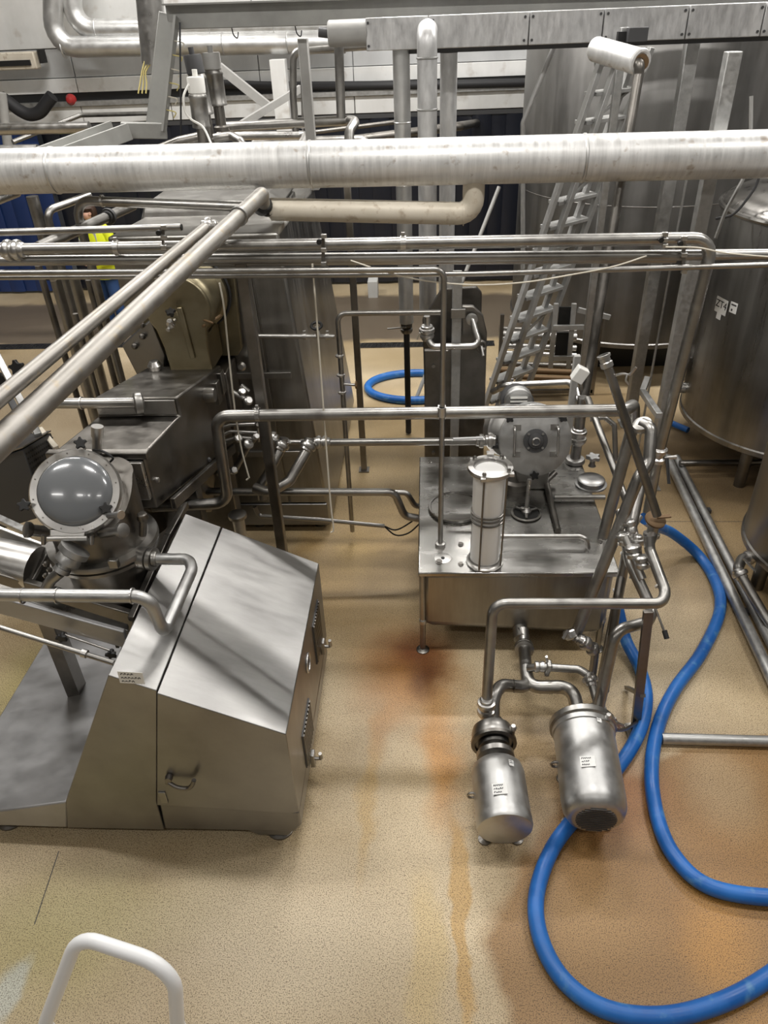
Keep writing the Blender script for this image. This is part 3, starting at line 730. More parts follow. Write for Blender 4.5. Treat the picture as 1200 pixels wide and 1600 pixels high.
# body: vertical walls, bottom falling to the outlet at the front
def ringpts(i, z): return [V((TX0 + i, TY0 + i, z)), V((TX1 - i, TY0 + i, z)), V((TX1 - i, TY1 - i, z)), V((TX0 + i, TY1 - i, z))]
a_ = ringpts(.035, TZ - .036); b_ = ringpts(.035, .33); b_[0].z = b_[3].z = .25; b_[1].z = b_[2].z = .19
c_ = [V((TX0 + .12, TY0 + .12, .17)), V((TX1 - .12, TY0 + .12, .11)), V((TX1 - .12, TY1 - .12, .16)), V((TX0 + .12, TY1 - .12, .20))]
pts = a_ + b_ + c_
fs = [(3, 2, 1, 0), (8, 9, 10, 11)]
for o_ in (0, 4):
    for k in range(4): fs.append((o_ + k, o_ + (k + 1) % 4, o_ + 4 + (k + 1) % 4, o_ + 4 + k))
MB().add(pts, fs).build('body', 'steel_side', tk, bevel=.03)
for x, y in ((-.03, 3.68), (1.16, 3.70), (-.02, 5.04), (1.16, 5.04)):
    lg = MB().cyl((x, y, .0), (x, y, TZ - .036), .020, seg=14).build('leg', 'steel', tk)
    MB().lathe([(.024, 0), (.026, .02), (.026, .03), (.022, .035)], (x, y, .25), (0, 0, 1), 14).build('leg_collar', 'steel_bright', lg)
    MB().lathe([(.045, 0), (.045, .008), (.02, .02)], (x, y, 0), (0, 0, 1), 14).build('leg_foot', 'steel_dark', lg)
# round manhole cover left
mh = A(706, 800, 4.28); mh = Az(712, 795, TZ)
mo = MB().lathe([(.185, 0), (.195, .012), (.19, .024), (.178, .026), (.174, .018), (.02, .020)], (mh.x, mh.y, TZ), (0, 0, 1), 44).build('manhole_cover', 'steel_lid', tk)
# small round cap right rear
cp2 = Az(923, 757, TZ)
MB().lathe([(.115, 0), (.115, .012), (.098, .014), (.098, .045), (.085, .055), (.02, .056)], (cp2.x, cp2.y, TZ), (0, 0, 1), 36).build('round_cap', 'steel_sheet', tk)
# agitator port
ag = Az(822, 803, TZ)
ap = MB().lathe([(.098, 0), (.105, .010), (.092, .016), (.088, .004), (.01, .004)], (ag.x, ag.y, TZ), (0, 0, 1), 36).build('agitator_port', 'steel', tk)
MB().lathe([(.085, 0), (.085, .006)], (ag.x, ag.y, TZ + .004), (0, 0, 1), 30).build('port_hole', 'black', ap)
MB().cyl((ag.x, ag.y, TZ), (ag.x + .01, ag.y + .04, TZ + .26), .014, seg=12).lathe([(.032, 0), (.036, .02), (.02, .04)], (ag.x, ag.y, TZ + .012), (0, 0, 1), 16).build('agitator_shaft', 'steel_bright', ap)
for k in range(3):
    a = 2.1 * k + .4
    MB().bar((ag.x, ag.y, TZ + .022), (ag.x + .085 * math.cos(a), ag.y + .085 * math.sin(a), TZ + .022), .016, .012).build('port_spoke', 'steel', ap)
star_knob(ap, (ag.x - .03, ag.y - .01, TZ + .05), (0, 0, 1), .018, mat='steel')
# bolts / plugs on the lid
for (x_, y_, r_) in ((686, 878, .018), (720, 882, .014), (672, 722, .014), (782, 730, .012), (938, 846, .012), (720, 851, .015)):
    p = Az(x_, y_, TZ); MB().lathe([(r_ * 1.3, 0), (r_ * 1.3, .004), (r_, .006), (r_, .012)], (p.x, p.y, TZ), (0, 0, 1), 12).build('lid_bolt', 'steel_dark', tk)
p = Az(692, 872, TZ); MB().lathe([(.055, .0005), (.05, .002)], (p.x, p.y, TZ), (0, 0, 1), 20).build('polished_patch', 'steel_bright', tk)
MB().lathe([(.012, 0), (.012, .004)], Az(692, 872, TZ + .002), (0, 0, 1), 14).build('vent_hole', 'black', tk)
# outlet neck
on = A(818, 1012, 3.58)
MB().cyl((.62, 3.75, .22), (.62, 3.58, .20), .050, seg=20).build('outlet_neck', 'steel', tk)

# rail on the lid: small bent pipe
pipe('lid_spray_pipe', 'thin bright pipe lying along the tank lid in front of the agitator', [Az(778, 838, .80), Az(905, 838, .80), Az(916, 842, .79), Az(919, 856, .72)], .016, 'steel_bright', .03)
pipe('lid_hose_bar', 'dark bent bar running across the tank lid behind the small cap', [Az(872, 830, .735), Az(862, 790, .74), Az(853, 752, .76), Az(868, 738, .80)], .022, 'steel_dark', .05)
pipe('lid_cross_bar', 'short dark steel bar on the tank lid by the small cap', [Az(866, 777, .75), Az(945, 777, .75)], .020, 'steel', .05)

# ================================================================== strainer column of white cloth
st = thing('filter_column', 'white filter sock in a steel rod cage standing on the tank lid', 'filter')
fb = Az(757, 877, TZ); fx_, fy_ = fb.x, fb.y
ft = A(766, 730, fy_ + .01)
FZ0, FZ1 = TZ, ft.z + .0
ax = V((ft.x - fx_, 0, FZ1 - FZ0)).normalized() * 1.0
def fp_(h): return V((fx_ + (ft.x - fx_) * h, fy_, FZ0 + (FZ1 - FZ0) * h))
MB().lathe([(.115, 0), (.118, .012), (.10, .018), (.092, .03)], fp_(0), (0, 0, 1), 32).build('base_ring', 'steel', st)
MB().lathe([(.086, .02), (.092, .07), (.090, .33), (.088, .36)], fp_(0), ax, 32).build('filter_sock', 'milk_glass', st, label='white filter tube, lower half')
MB().lathe([(.088, .36), (.096, .42), (.098, .60), (.098, (FZ1 - FZ0) - .01)], fp_(0), ax, 32).build('filter_sock', 'milk_glass', st, label='white filter tube, upper half')
for z in (.335, .365, .392):
    MB().torus(fp_(0) + ax * z, ax, .098, .006, 32).build('band', 'steel_dark', st)
hd_ = fp_(0) + ax * (FZ1 - FZ0)
MB().lathe([(.088, -.012), (.132, -.012), (.136, 0), (.132, .014), (.10, .016), (.092, .006), (.088, -.012)], hd_, ax, 40, False).build('top_ring', 'steel_bright', st)
MB().lathe([(.09, -.055), (.02, -.056)], hd_, ax, 30).build('top_window', 'milk_glass', st)
for k, a in enumerate((-1.95, -.55, .9, 2.4)):
    d = V((math.cos(a), math.sin(a), 0)) * .112
    MB().cyl(fp_(0) + d, hd_ + d + ax * .02, .006, seg=8).build('cage_rod', 'steel_dark', st)
    nb = MB().lathe([(.012, 0), (.014, .01), (.008, .022)], hd_ + d * 1.05 + ax * .014, ax, 10).build('wing_nut', 'steel', st)
    MB().box(hd_ + d * 1.24, (.03, .03, .022)).build('lug', 'steel_bright', st, bevel=.004)
MB().prism([hd_ + V((-.012, .12, .012)), hd_ + V((.03, .12, .012)), hd_ + V((.03, .165, .012)), hd_ + V((-.012, .165, .012))], (0, 0, .012)).build('hinge', 'steel_bright', st)

# ================================================================== rotary drum pump with motor
dp = thing('drum_unit', 'round steel drum with bolted front cover, two handles and a finned motor', 'machine')
dcx = A(836, 688, 4.62); RR = px(54, 836, 688, 4.62)
RR = .245
fn = V((0, -.94, .34)).normalized()
dY = 4.62
MB().lathe([(RR, 0), (RR + .012, .008), (RR + .012, .03), (RR, .04), (RR, .26), (RR - .03, .28)], dcx + fn * .0, -fn, 48).build('drum_shell', 'steel_matt', dp)
cv = MB().lathe([(RR + .008, -.004), (RR + .008, .014), (RR - .006, .018), (.01, .020)], dcx, fn, 48).build('front_cover', 'steel_matt', dp)
fe1 = V((1, 0, 0)); fe2 = fn.cross(fe1) * -1
if fe2.z < 0: fe2 = -fe2
hb = MB().lathe([(.085, .018), (.085, .03), (.055, .034), (.05, .05), (.03, .056), (.026, .066), (.012, .066)], dcx, fn, 30).build('hub', 'grey_dark', cv)
MB().lathe([(.030, .05), (.030, .062), (.022, .070), (.020, .060), (.004, .060)], dcx, fn, 20).build('hub_nut', 'steel_bright', hb)
for k in range(4):
    a = math.pi / 4 + k * math.pi / 2
    q = dcx + (fe1 * math.cos(a) + fe2 * math.sin(a)) * .070
    MB().cyl(q + fn * .03, q + fn * .038, .009, seg=8).build('hub_bolt', 'steel_bright', hb)
for s_ in (-1, 1):
    x_ = s_ * .15
    pts = [dcx + fe1 * x_ + fe2 * .095 + fn * .018, dcx + fe1 * x_ + fe2 * .095 + fn * .065, dcx + fe1 * x_ - fe2 * .095 + fn * .065, dcx + fe1 * x_ - fe2 * .095 + fn * .018]
    MB().tube(fillet(pts, .02), .009, 10).build('handle', 'steel_bright', cv)
    for e_ in (-1, 1):
        M_ = frame(dcx + fe1 * (x_ - s_ * .02) + fe2 * (.095 * e_) + fn * .021, fe1, fn)
        m = MB().box((0, 0, 0), (.055, .042, .004)); m.v = [M_ @ p for p in m.v]; m.build('handle_plate', 'steel', cv, bevel=.001)
for a in (2.42, .72, -1.57):
    q = dcx + (fe1 * math.cos(a) + fe2 * math.sin(a)) * (RR + .002)
    star_knob(dp, q + fn * .02, fn, .034)
# bracket foot + motor behind
bq = Az(835, 752, TZ)
MB().prism([V((dcx.x - .10, dY - .02, TZ)), V((dcx.x + .12, dY - .02, TZ)), V((dcx.x + .12, dY - .02, dcx.z - RR + .05)), V((dcx.x - .10, dY - .02, dcx.z - RR + .05))], (0, .26, 0)).build('foot_bracket', 'steel', dp, bevel=.01)
MB().lathe([(.12, 0), (.12, .05), (.10, .07)], (dcx.x - .10, dY + .06, TZ), (0, 0, 1), 24).build('foot_ring', 'steel_dark', dp)
mc = A(810, 632, 5.02)
mm = MB().lathe([(.12, .02), (.118, .20), (.10, .24)], mc, V((0, .9, -.2)), 30).build('motor_body', 'grey_dark', dp)
# fan cowl: rounded top, with louvre slots
cw = []
for k in range(13):
    a = math.radians(180 * k / 12); cw.append(mc + V((.105 * math.cos(a), 0, .02 + .105 * math.sin(a))))
cw = [mc + V((.112, 0, -.11))] + cw + [mc + V((-.112, 0, -.11))]
cwl = MB().prism(cw, (0, .07, 0)).build('fan_cowl', 'steel_matt', dp, bevel=.012)
for k in range(4):
    q = mc + V((0, -.004, .055 - .028 * k)); MB().box(q, (.125, .012, .013)).build('louvre', 'white_plastic', cwl)
    MB().box(q + V((0, .002, -.013)), (.125, .006, .010)).build('slot', 'black', cwl)
MB().box(mc + V((0, -.002, -.095)), (.12, .008, .035)).build('fan_grille', 'grey_dark', cwl)
# inlet volute on the left with valve
MB().lathe([(.17, -.04), (.19, -.03), (.19, .03), (.17, .04)], A(792, 672, 4.80), (.5, -.8, .3), 36).build('rear_flange', 'steel_bright', dp)
MB().span(A(766, 702, 4.66), A(790, 684, 4.76)).build('inlet_block', 'grey_dark', dp, bevel=.01)

# outlet riser right of the drum
rs = pipe('riser_pipe', 'upright steel pipe with coupling standing on the tank lid right of the drum', [Az(898, 722, TZ), A(898, 722, Az(898, 722, TZ).y) + V((0, 0, .55))], .040, 'steel', .05)
rp = Az(898, 722, TZ)
flange(rs, rp + V((0, 0, .02)), (0, 0, 1), .075, .02, 'steel_bright')
union(rs, rp + V((0, 0, .20)), (0, 0, 1), .045)
union(rs, rp + V((0, 0, .26)), (0, 0, 1), .043)
vx = thing('lid_valve', 'small four-lobed steel hand valve at the rear right of the tank lid', 'valve')
vp = Az(925, 728, TZ)
MB().lathe([(.03, 0), (.02, .02), (.02, .06)], vp, (0, 0, 1), 14).build('stem', 'steel', vx)
star_knob(vx, vp + V((0, 0, .06)), (0, 0, 1), .055, 'hand_wheel', 'steel_matt')

# ================================================================== overhead pipe runs
bp_ = MB().tube([A(-70, 270, 5.5), A(1270, 239, 5.5)], .148, 40).build('insulated_pipe', 'clad')
tag(bp_, 'thick silver clad insulated pipe crossing the whole view', 'pipe')
for x_ in (86, 486, 911):
    y_ = 270 - 31 * (x_ + 70) / 1340
    MB().lathe([(.148, -.012), (.154, -.006), (.154, .006), (.148, .012)], A(x_, y_, 5.5), (1, 0, 0), 40, False).build('seam_band', 'clad_pipe', bp_)
cr = pipe('cream_insulated_pipe', 'cream clad insulated pipe with elbow hanging under the thick silver pipe', [A(424, 327, 5.5), A(739, 334, 5.5), A(741, 270, 5.5)], .076, 'cream_clad', .10, seg=28)
for x_ in (703, 724): ring(cr, A(x_, 333.5, 5.5), (1, 0, 0), .076, .003, 'seam_band', 'cream_clad', ears=False)
MB().lathe([(.077, 0), (.05, .02)], A(424, 327, 5.5), (-1, 0, 0), 24).build('end_cap', 'cream_clad', cr)

YP = 4.05
p1 = pipe('overhead_pipe', 'long clamped steel pipe ending in an elbow at right, topmost wide overhead run', [A(22, 390, YP), A(1116, 372, YP), A(1030, 705, YP - .06)], .0325, 'steel', .10)
dX = A(1100, 372, YP) - A(22, 390, YP)
for x_ in (183, 630): ring(p1, A(x_, 390 - 18 * (x_ - 22) / 1094, YP), dX, .0325, .014)
for x_ in (28, 14): union(p1, A(x_, 391, YP), dX, .036)
pipe('overhead_pipe', 'steel pipe crossing the view just below the clamped wide run', [A(-60, 408, YP + .02), A(1260, 397, YP + .02)], .028, 'steel', .1)
pipe('overhead_pipe', 'thin steel pipe tucked behind the second overhead run', [A(300, 411, YP + .068), A(1056, 406, YP + .068)], .018, 'steel', .1)
pe = pipe('overhead_pipe', 'short steel pipe with an open end in front of the worker', [A(-60, 365, YP), A(283, 355, YP)], .0185, 'steel', .1)
MB().lathe([(.016, 0), (.016, .004)], A(283.5, 355, YP), (1, 0, 0), 14).build('open_end', 'black', pe)
pipe('overhead_pipe', 'thin long steel pipe, lowest of the overhead runs', [A(-60, 434, 3.99), A(740, 428, 3.99), A(1260, 412, 3.99)], .0145, 'steel', .1)
pt = pipe('overhead_pipe', 'thin steel pipe turning down into an upright that stands on the tank lid', [A(-60, 427, 3.94), A(694, 421, 3.94), V((.09, 3.915, TZ + .01))], .0165, 'steel', .05)
flange(pt, V((.09, 3.915, TZ + .012)), (0, 0, 1), .035, .016, 'steel_bright', 'foot_collar')
ring(pt, V((.092, 3.92, 1.70)), (0, 0, 1), .018, .03, 'pipe_bracket', 'steel_bright', ears=False)
# hanger brackets joining the runs
def hanger(x_, ya, yb, label):
    t = thing('pipe_hanger', label, 'bracket')
    MB().bar(A(x_, ya, YP - .03), A(x_, yb, YP - .03), .018, .012).build('strap', 'steel_dark', t)
    for y_ in (ya, (ya + yb) / 2, yb):
        MB().box(A(x_ + 1, y_, YP - .045), (.03, .02, .022)).build('clip', 'steel_bright', t, bevel=.003)
    MB().lathe([(.014, 0), (.014, .02)], A(x_ - 6, ya + 8, YP - .05), (0, -1, 0), 10).build('bolt', 'black', t)
hanger(505, 369, 412, 'small steel hanger bracket clamping the overhead runs near the hanging cord')
hanger(1068, 372, 424, 'steel hanger bracket on the overhead runs at the galvanised post')
hanger(1038, 366, 384, 'short steel clamp with a nut on the topmost overhead run at right')
hanger(255, 355, 386, 'steel hanger bracket joining the short open pipe to the run below')
hanger(82, 425, 436, 'small steel clip on the lowest overhead runs at left')

# diagonal pair at left
DA, DB = (-70, 757, 1.66), (409, 304, 4.62)
d1 = pipe('diagonal_pipe', 'thick steel pipe slanting from the left edge up to the cream pipe', [A(*DA), A(*DB), A(412, 318, 5.40)], .043, 'steel_worn', .10, seg=24)
dd = (A(*DB) - A(*DA)).normalized()
MB().lathe([(.043, -.014), (.052, -.012), (.052, .012), (.043, .014)], online(DA, DB, .925), dd, 20, False).build('clamp_ring', 'steel', d1)
DC, DE = (-70, 679, 1.78), (322, 355, 3.95)
d2 = pipe('diagonal_pipe', 'thinner blotched steel pipe slanting beside the thick diagonal one', [A(*DC), A(*DE), A(336, 352, 4.02)], .0265, 'steel_worn', .03, seg=20)
union(d2, A(327, 354, 3.97), (1, .1, 0), .027)
vl = thing('black_valve', 'black round valve head between the diagonal pipe and the cream pipe', 'valve')
MB().lathe([(.05, -.05), (.065, -.03), (.065, .03), (.045, .05)], A(410, 321, 5.42), (.4, -.6, .3), 18).build('valve_body', 'black', vl)
MB().cyl(A(417, 326, 5.45), A(424, 327, 5.5), .055, seg=16).build('valve_neck', 'steel_dark', vl)

# pipes behind and under the silver pipe at left
b1 = pipe('elbow_pipe', 'steel pipe with a wide elbow bending down beside the worker\'s head', [A(395, 324, 5.35), A(116, 313, 5.5), V((A(116, 313, 5.5).x - .01, 5.55, 1.2))], .033, 'steel', .12)
ring(b1, A(160, 314, 5.48), (1, 0, 0), .034, .008, ears=False)
b2 = pipe('slanted_pipe', 'steel pipe slanting in front of the worker\'s shoulder', [A(208, 321, 6.2), A(60, 387, 4.9)], .038, 'steel', .1)
union(b2, A(170, 338, 5.80), A(208, 321, 6.2) - A(60, 387, 4.9), .039, mat='grey_dark')
pipe('slanted_pipe', 'thin steel pipe bending down at the far left under the silver pipe', [A(140, 305, 6.4), A(72, 330, 6.0), V((A(72, 330, 6.0).x, 6.0, .0))], .03, 'steel', .08)
pipe('slanted_pipe', 'steel pipe end rising under the silver pipe at the left edge', [A(-40, 325, 5.7), A(26, 300, 6.2)], .04, 'steel', .08)
# uprights at left
for i, (x_, y_, Y_, r_, zt, lab) in enumerate(((88, 440, 6.1, .055, 2.55, 'wide steel upright standing left of the worker behind the overhead runs'), (120, 450, 6.4, .055, 1.85, 'grey pipe upright ending in a bright coupling behind the blotched diagonal pipe'),
        (142, 450, 5.7, .032, 2.0, 'dark slim steel upright just left of the worker\'s legs'), (76, 470, 5.4, .030, 2.2, 'dark steel upright at the far left before the worker'), (112, 470, 5.2, .022, 1.9, 'thin dark upright crossing the drain grate'))):
    q = A(x_, y_, Y_)
    u = pipe('upright_post', lab, [(q.x, q.y, 0), (q.x, q.y, zt)], r_ * .85, 'steel_dark' if r_ < .05 else 'steel', cat='post')
    MB().lathe([(r_ * 1.8, 0), (r_ * 1.8, .01), (r_, .012)], (q.x, q.y, 0), (0, 0, 1), 16).build('base_plate', 'steel_dark', u)
# square post in the middle
def sqpost(label, x, y, w, z0, z1, mat='steel_dark', name='square_post', d=None):
    t = MB().span((x - w / 2, y - (d or w) / 2, z0), (x + w / 2, y + (d or w) / 2, z1)).build(name, mat, bevel=.006)
    tag(t, label, 'post')
    if z0 < .01: MB().span((x - w * .9, y - w * .9, 0), (x + w * .9, y + w * .9, .012)).build('base_plate', mat, t)
    return t
sp = sqpost('dark square steel post standing in front of the tall housing', A(410, 640, 4.125).x, 4.125, .066, 0, 2.56)
sqpost('slim square steel post standing alone on the bare floor', -.60, 6.1, .055, 0, 2.62)
sqpost('galvanised square post at the right beside the overhead pipe drop', A(1107, 280, 5.78).x, 5.78, .095, 0, A(1150, 80, 5.78).z, 'galvanised')
sqpost('galvanised square post further back beside the large tank', A(1107, 67, 6.6).x, 7.0, .105, 0, 3.6, 'galvanised')
sqpost('grey square post behind the ladder and the tall upright pipe', A(953, 230, 6.6).x, 6.6, .06, 0, 3.5, 'galvanised')
q = A(1060, 350, 6.3)
pipe('thin_upright', 'thin pale tube standing in front of the large tank', [(q.x, q.y, .0), (q.x, q.y, 2.55)], .010, 'galvanised', cat='post')

# ================================================================== mid-level runs
YM = 3.985
z7 = A(356, 775, YM)
m1 = pipe('steel_pipe', 'bright steel pipe bending down at its left end, passing in front of the tank drum', [A(225, 792, 3.86), A(357, 786, YM), A(337, 650, YM), A(978, 641, YM), A(990, 632, YM + .12), A(990, 660, YM + .20), A(940, 846, YM + .02), A(960, 856, YM - .03)], .0375, 'steel', .085, seg=20)
for x_ in (403, 690): ring(m1, A(x_, 648.3 - 8.7 * (x_ - 337) / 641, YM), (1, 0, 0), .0375, .022 if x_ == 690 else .012)
m2 = pipe('steel_pipe', 'bright steel pipe running at knee height from the couplings to the drum inlet', [A(470, 692, 4.62), A(762, 689, 4.66)], .0275, 'steel', .06, seg=18)
for x_ in (498, 508): union(m2, A(x_, 691, 4.62), (1, 0, 0), .028)
union(m2, A(752, 689, 4.66), (1, 0, 0), .03); union(m2, A(766, 688, 4.66), (1, 0, 0), .034)
MB().bar(A(708, 686, 4.60), A(755, 684, 4.60), .02, .012).build('valve_lever', 'white_paint', m2)
m3 = pipe('steel_pipe', 'bent steel pipe falling from the right coupling in a wide curve', [A(484, 685, 4.62), A(482, 700, 4.58), A(452, 752, 4.42), A(420, 770, 4.36), A(398, 762, 4.4)], .038, 'steel', .08, seg=18)
union(m3, A(481, 697, 4.585), A(482, 700, 4.58) - A(452, 752, 4.42), .04)
m4 = pipe('steel_pipe', 'bent steel pipe falling from the left coupling behind the square post', [A(444, 684, 4.66), A(441, 698, 4.64), A(420, 738, 4.52), A(407, 757, 4.48), A(410, 780, 4.46)], .034, 'steel', .07, seg=18)
union(m4, A(440, 696, 4.64), A(441, 698, 4.64) - A(420, 738, 4.52), .036)
pipe('steel_pipe', 'short bright link between the two slanted couplings', [A(422, 686, 4.70), A(436, 690, 4.68), A(478, 691, 4.66)], .018, 'steel_bright', .03)
union(m4, A(426, 684, 4.72), (1, -.2, -.3), .03)
m5 = pipe('steel_pipe', 'long steel pipe ending in an S-bend at the tank\'s left side', [A(276, 790, 4.28), A(282, 772, 4.40), A(300, 768, 4.42), A(616, 769, 4.44), A(632, 806, 4.44), A(664, 812, 4.44)], .028, 'steel', .07, seg=18)
pipe('steel_pipe', 'short steel S-bend entering the tank behind the longer one', [A(596, 769, 4.62), A(636, 770, 4.62), A(648, 790, 4.62), A(664, 793, 4.62)], .021, 'steel', .05)
m6 = pipe('conduit', 'thin grey conduit with black cables running low to the tank', [A(398, 792, 4.5), A(404, 806, 4.5), A(500, 812, 4.5), A(601, 822, 4.5)], .016, 'steel', .04)
for k, (ya, yb) in enumerate(((828, 813), (836, 826))):
    MB().tube(smooth([A(600, 822, 4.5), A(618, ya, 4.48), A(638, (ya + yb) / 2 - 2 + 4 * k, 4.46), A(656, yb - 8, 4.46)], 6), .006, 8).build('black_cable', 'rubber', m6)
nb = thing('drain_nozzle', 'short grey vertical nozzle with flange in front of the square post', 'pipe')
q = A(371, 805, 4.30)
MB().lathe([(.04, -.24), (.044, -.05), (.046, 0)], q, (0, 0, 1), 24).build('nozzle_tube', 'steel_matt', nb)
MB().lathe([(.05, -.02), (.066, -.015), (.066, .01), (.05, .018)], q, (0, 0, 1), 24).build('nozzle_flange', 'steel', nb)
# valve tangle beside the churn
vt = thing('valve_cluster', 'tangle of small steel valves and tubes beside the churn body', 'valve')
rnd = random.Random(4)
for (pts, r_) in (([(352, 735), (366, 736), (388, 695), (398, 684)], .024), ([(344, 742), (352, 735)], .03), ([(335, 672), (360, 664), (402, 662)], .012), ([(340, 684), (360, 674), (402, 676)], .012), ([(352, 690), (372, 684), (398, 686)], .02), ([(362, 612), (372, 618), (392, 628)], .02), ([(322, 716), (334, 702), (340, 690)], .018), ([(404, 662), (404, 690)], .009), ([(376, 602), (388, 612)], .018)):
    MB().tube(fillet([A(a, b, 4.55 + .02 * rnd.random()) for a, b in pts], .05), r_, 12).build('valve_tube', 'steel' if r_ > .015 else 'steel_bright', vt)
for a, b, r_ in ((388, 694, .036), (365, 735, .03), (346, 738, .036), (325, 713, .03), (388, 626, .03), (378, 612, .026), (372, 685, .03), (400, 682, .024)):
    MB().lathe([(r_ * .7, -.02), (r_, -.012), (r_, .012), (r_ * .7, .02)], A(a, b, 4.52), (.5, -.5, .5), 16).build('valve_collar', 'steel_bright', vt)
for a, b in ((397, 641), (403, 664), (340, 668)):
    MB().lathe([(.02, 0), (.024, .01), (.012, .03)], A(a, b, 4.50), (.2, -.8, .5), 10).build('valve_knob', 'steel_dark', vt)
for a, b in ((318, 708), (324, 718)):
    MB().lathe([(.02, 0), (.02, .02), (.01, .03)], A(a, b, 4.2), (.6, -.6, .1), 8).build('valve_knob', 'grey_dark', vt)
MB().prism([A(296, 758, 4.3), A(330, 712, 4.5), A(335, 735, 4.5), A(330, 800, 4.4), A(300, 800, 4.3)], (0, .05, 0)).build('mount_plate', 'steel_dark', vt)

# thin instrument line in front of the housing
i1 = pipe('instrument_line', 'thin steel pipe bending down in front of the housing with small unions', [A(692, 488, 4.98), A(527, 490, 4.95), V((A(527, 510, 4.95).x, 4.95, .10))], .0185, 'steel', .06)
xq = A(527, 510, 4.95).x
for y_ in (556, 586, 613): 
    zz = A(527, y_, 4.95).z; MB().lathe([(.02, -.012), (.03, -.006), (.03, .006), (.02, .012)], (xq, 4.95, zz), (0, 0, 1), 14).build('pipe_union', 'steel_bright', i1)
zz = A(530, 600, 4.95).z
sv = MB().cyl((xq, 4.95, zz), (xq + .10, 4.93, zz), .010, seg=10).build('side_valve', 'steel_bright', i1)
MB().lathe([(.014, 0), (.03, .004), (.03, .014), (.01, .02)], (xq + .10, 4.93, zz), (1, 0, 0), 8).build('valve_handle', 'brown_rust', sv)
i2 = pipe('instrument_line', 'short horizontal steel pipe with a black handwheel valve on the housing', [A(395, 525, 4.96), A(523, 526, 4.93)], .016, 'steel_bright', .05)
for x_ in (476, 512): ring(i2, A(x_, 525.6, 4.94), (1, 0, 0), .017, .012)
hw = MB().lathe([(.012, 0), (.018, .03), (.018, .06), (.012, .09)], A(497, 526, 4.93), (0, -.35, .9), 12).build('valve_bonnet', 'steel_bright', i2)
MB().torus(A(497, 526, 4.93) + V((0, -.03, .09)), (0, -.35, .9), .036, .010, 20).build('handwheel', 'black', i2)
# hanging cords
def cord(name, label, pts, r, mat='string', n=8):
    return tag(MB().tube(smooth(pts, n), r, 6).build(name, mat), label, 'cord')
cord('pale_cord', 'pale cord hanging beside the golden drum with a hooked end', [A(343, 442, 4.2), A(350, 480, 4.19), A(356, 540, 4.18), A(367, 640, 4.17), A(377, 700, 4.16), A(388, 742, 4.15), A(389, 746, 4.15), A(385, 750, 4.15)], .0055, 'string')
cord('pale_cord', 'long pale cord hanging from the overhead runs to the floor', [A(488, 412, 4.0), A(492, 460, 3.99), A(498, 540, 3.98), A(507, 660, 3.97), A(516, 780, 3.96), A(521, 825, 3.95), A(517, 832, 3.95)], .0050, 'string')
cord('slack_wire', 'thin slack white wire drooping under the overhead runs', [A(548, 407, 3.98), A(600, 424, 3.95), A(660, 438, 3.95), A(740, 445, 3.95), A(820, 441, 3.95), A(900, 428, 3.95), A(960, 416, 3.95), A(1010, 400, 4.02)], .0042, 'string')
cord('slack_wire', 'thin white wire sagging off to the right edge', [A(1040, 386, 3.98), A(1090, 387, 3.95), A(1140, 396, 3.95), A(1250, 405, 3.95)], .0042, 'string')
cord('slack_wire', 'dark wire hanging from the cable tray at the top left', [A(281, 35, 7.0), A(282, 120, 6.95), A(283, 225, 6.9)], .008, 'rubber')

# ================================================================== right-hand pipe cluster
u1 = pipe('tall_pipe', 'tall upright steel pipe rising from the tank coupling to the insulated bend', [rp + V((0, 0, .27)), A(998, 116, 5.85), A(1000, 98, 5.85), A(990, 94, 5.95)], .034, 'steel_dark', .05, seg=18)
ie = thing('insulated_bend', 'short cream clad pipe end pointing down from the cable duct', 'pipe')
MB().cyl(A(1000, 97, 5.9), A(932, 77, 6.35), .080, seg=30).build('cladding', 'clad', ie)
MB().torus(A(1000, 97, 5.9), A(1000, 97, 5.9) - A(932, 77, 6.35), .066, .018, 28).build('end_ring', 'clad', ie)
MB().cyl(A(1000, 97, 5.9), A(1002, 98, 5.86), .05, seg=20).build('worn_core', 'brown_rust', ie)
# loose tilted pipe with clip
lp = pipe('tilted_pipe', 'dark open-ended steel pipe leaning across the right pipe cluster', [A(944, 556, 3.72), A(1027, 806, 3.50)], .0245, 'steel_dark', .05, seg=18)
ld_ = A(944, 556, 3.72) - A(1027, 806, 3.50)
MB().lathe([(.027, -.06), (.034, -.055), (.034, -.03), (.029, -.025), (.029, -.005), (.036, 0), (.036, .012), (.026, .014), (.024, -.03)], A(944, 558, 3.718), ld_, 20, False).build('ferrule', 'steel_bright', lp)
MB().lathe([(.023, 0), (.023, .004)], A(944, 557, 3.72), ld_, 18).build('open_end', 'black', lp)
cl = MB().tube(smooth([A(957, 588, 3.69), A(972, 584, 3.67), A(984, 585, 3.66), A(994, 574, 3.65)], 5), .007, 8).build('wire_clip', 'steel_bright', lp)
MB().tube(smooth([A(980, 585, 3.66), A(978, 594, 3.65), A(982, 601, 3.65)], 5), .006, 8).build('clip_end', 'steel_bright', cl)
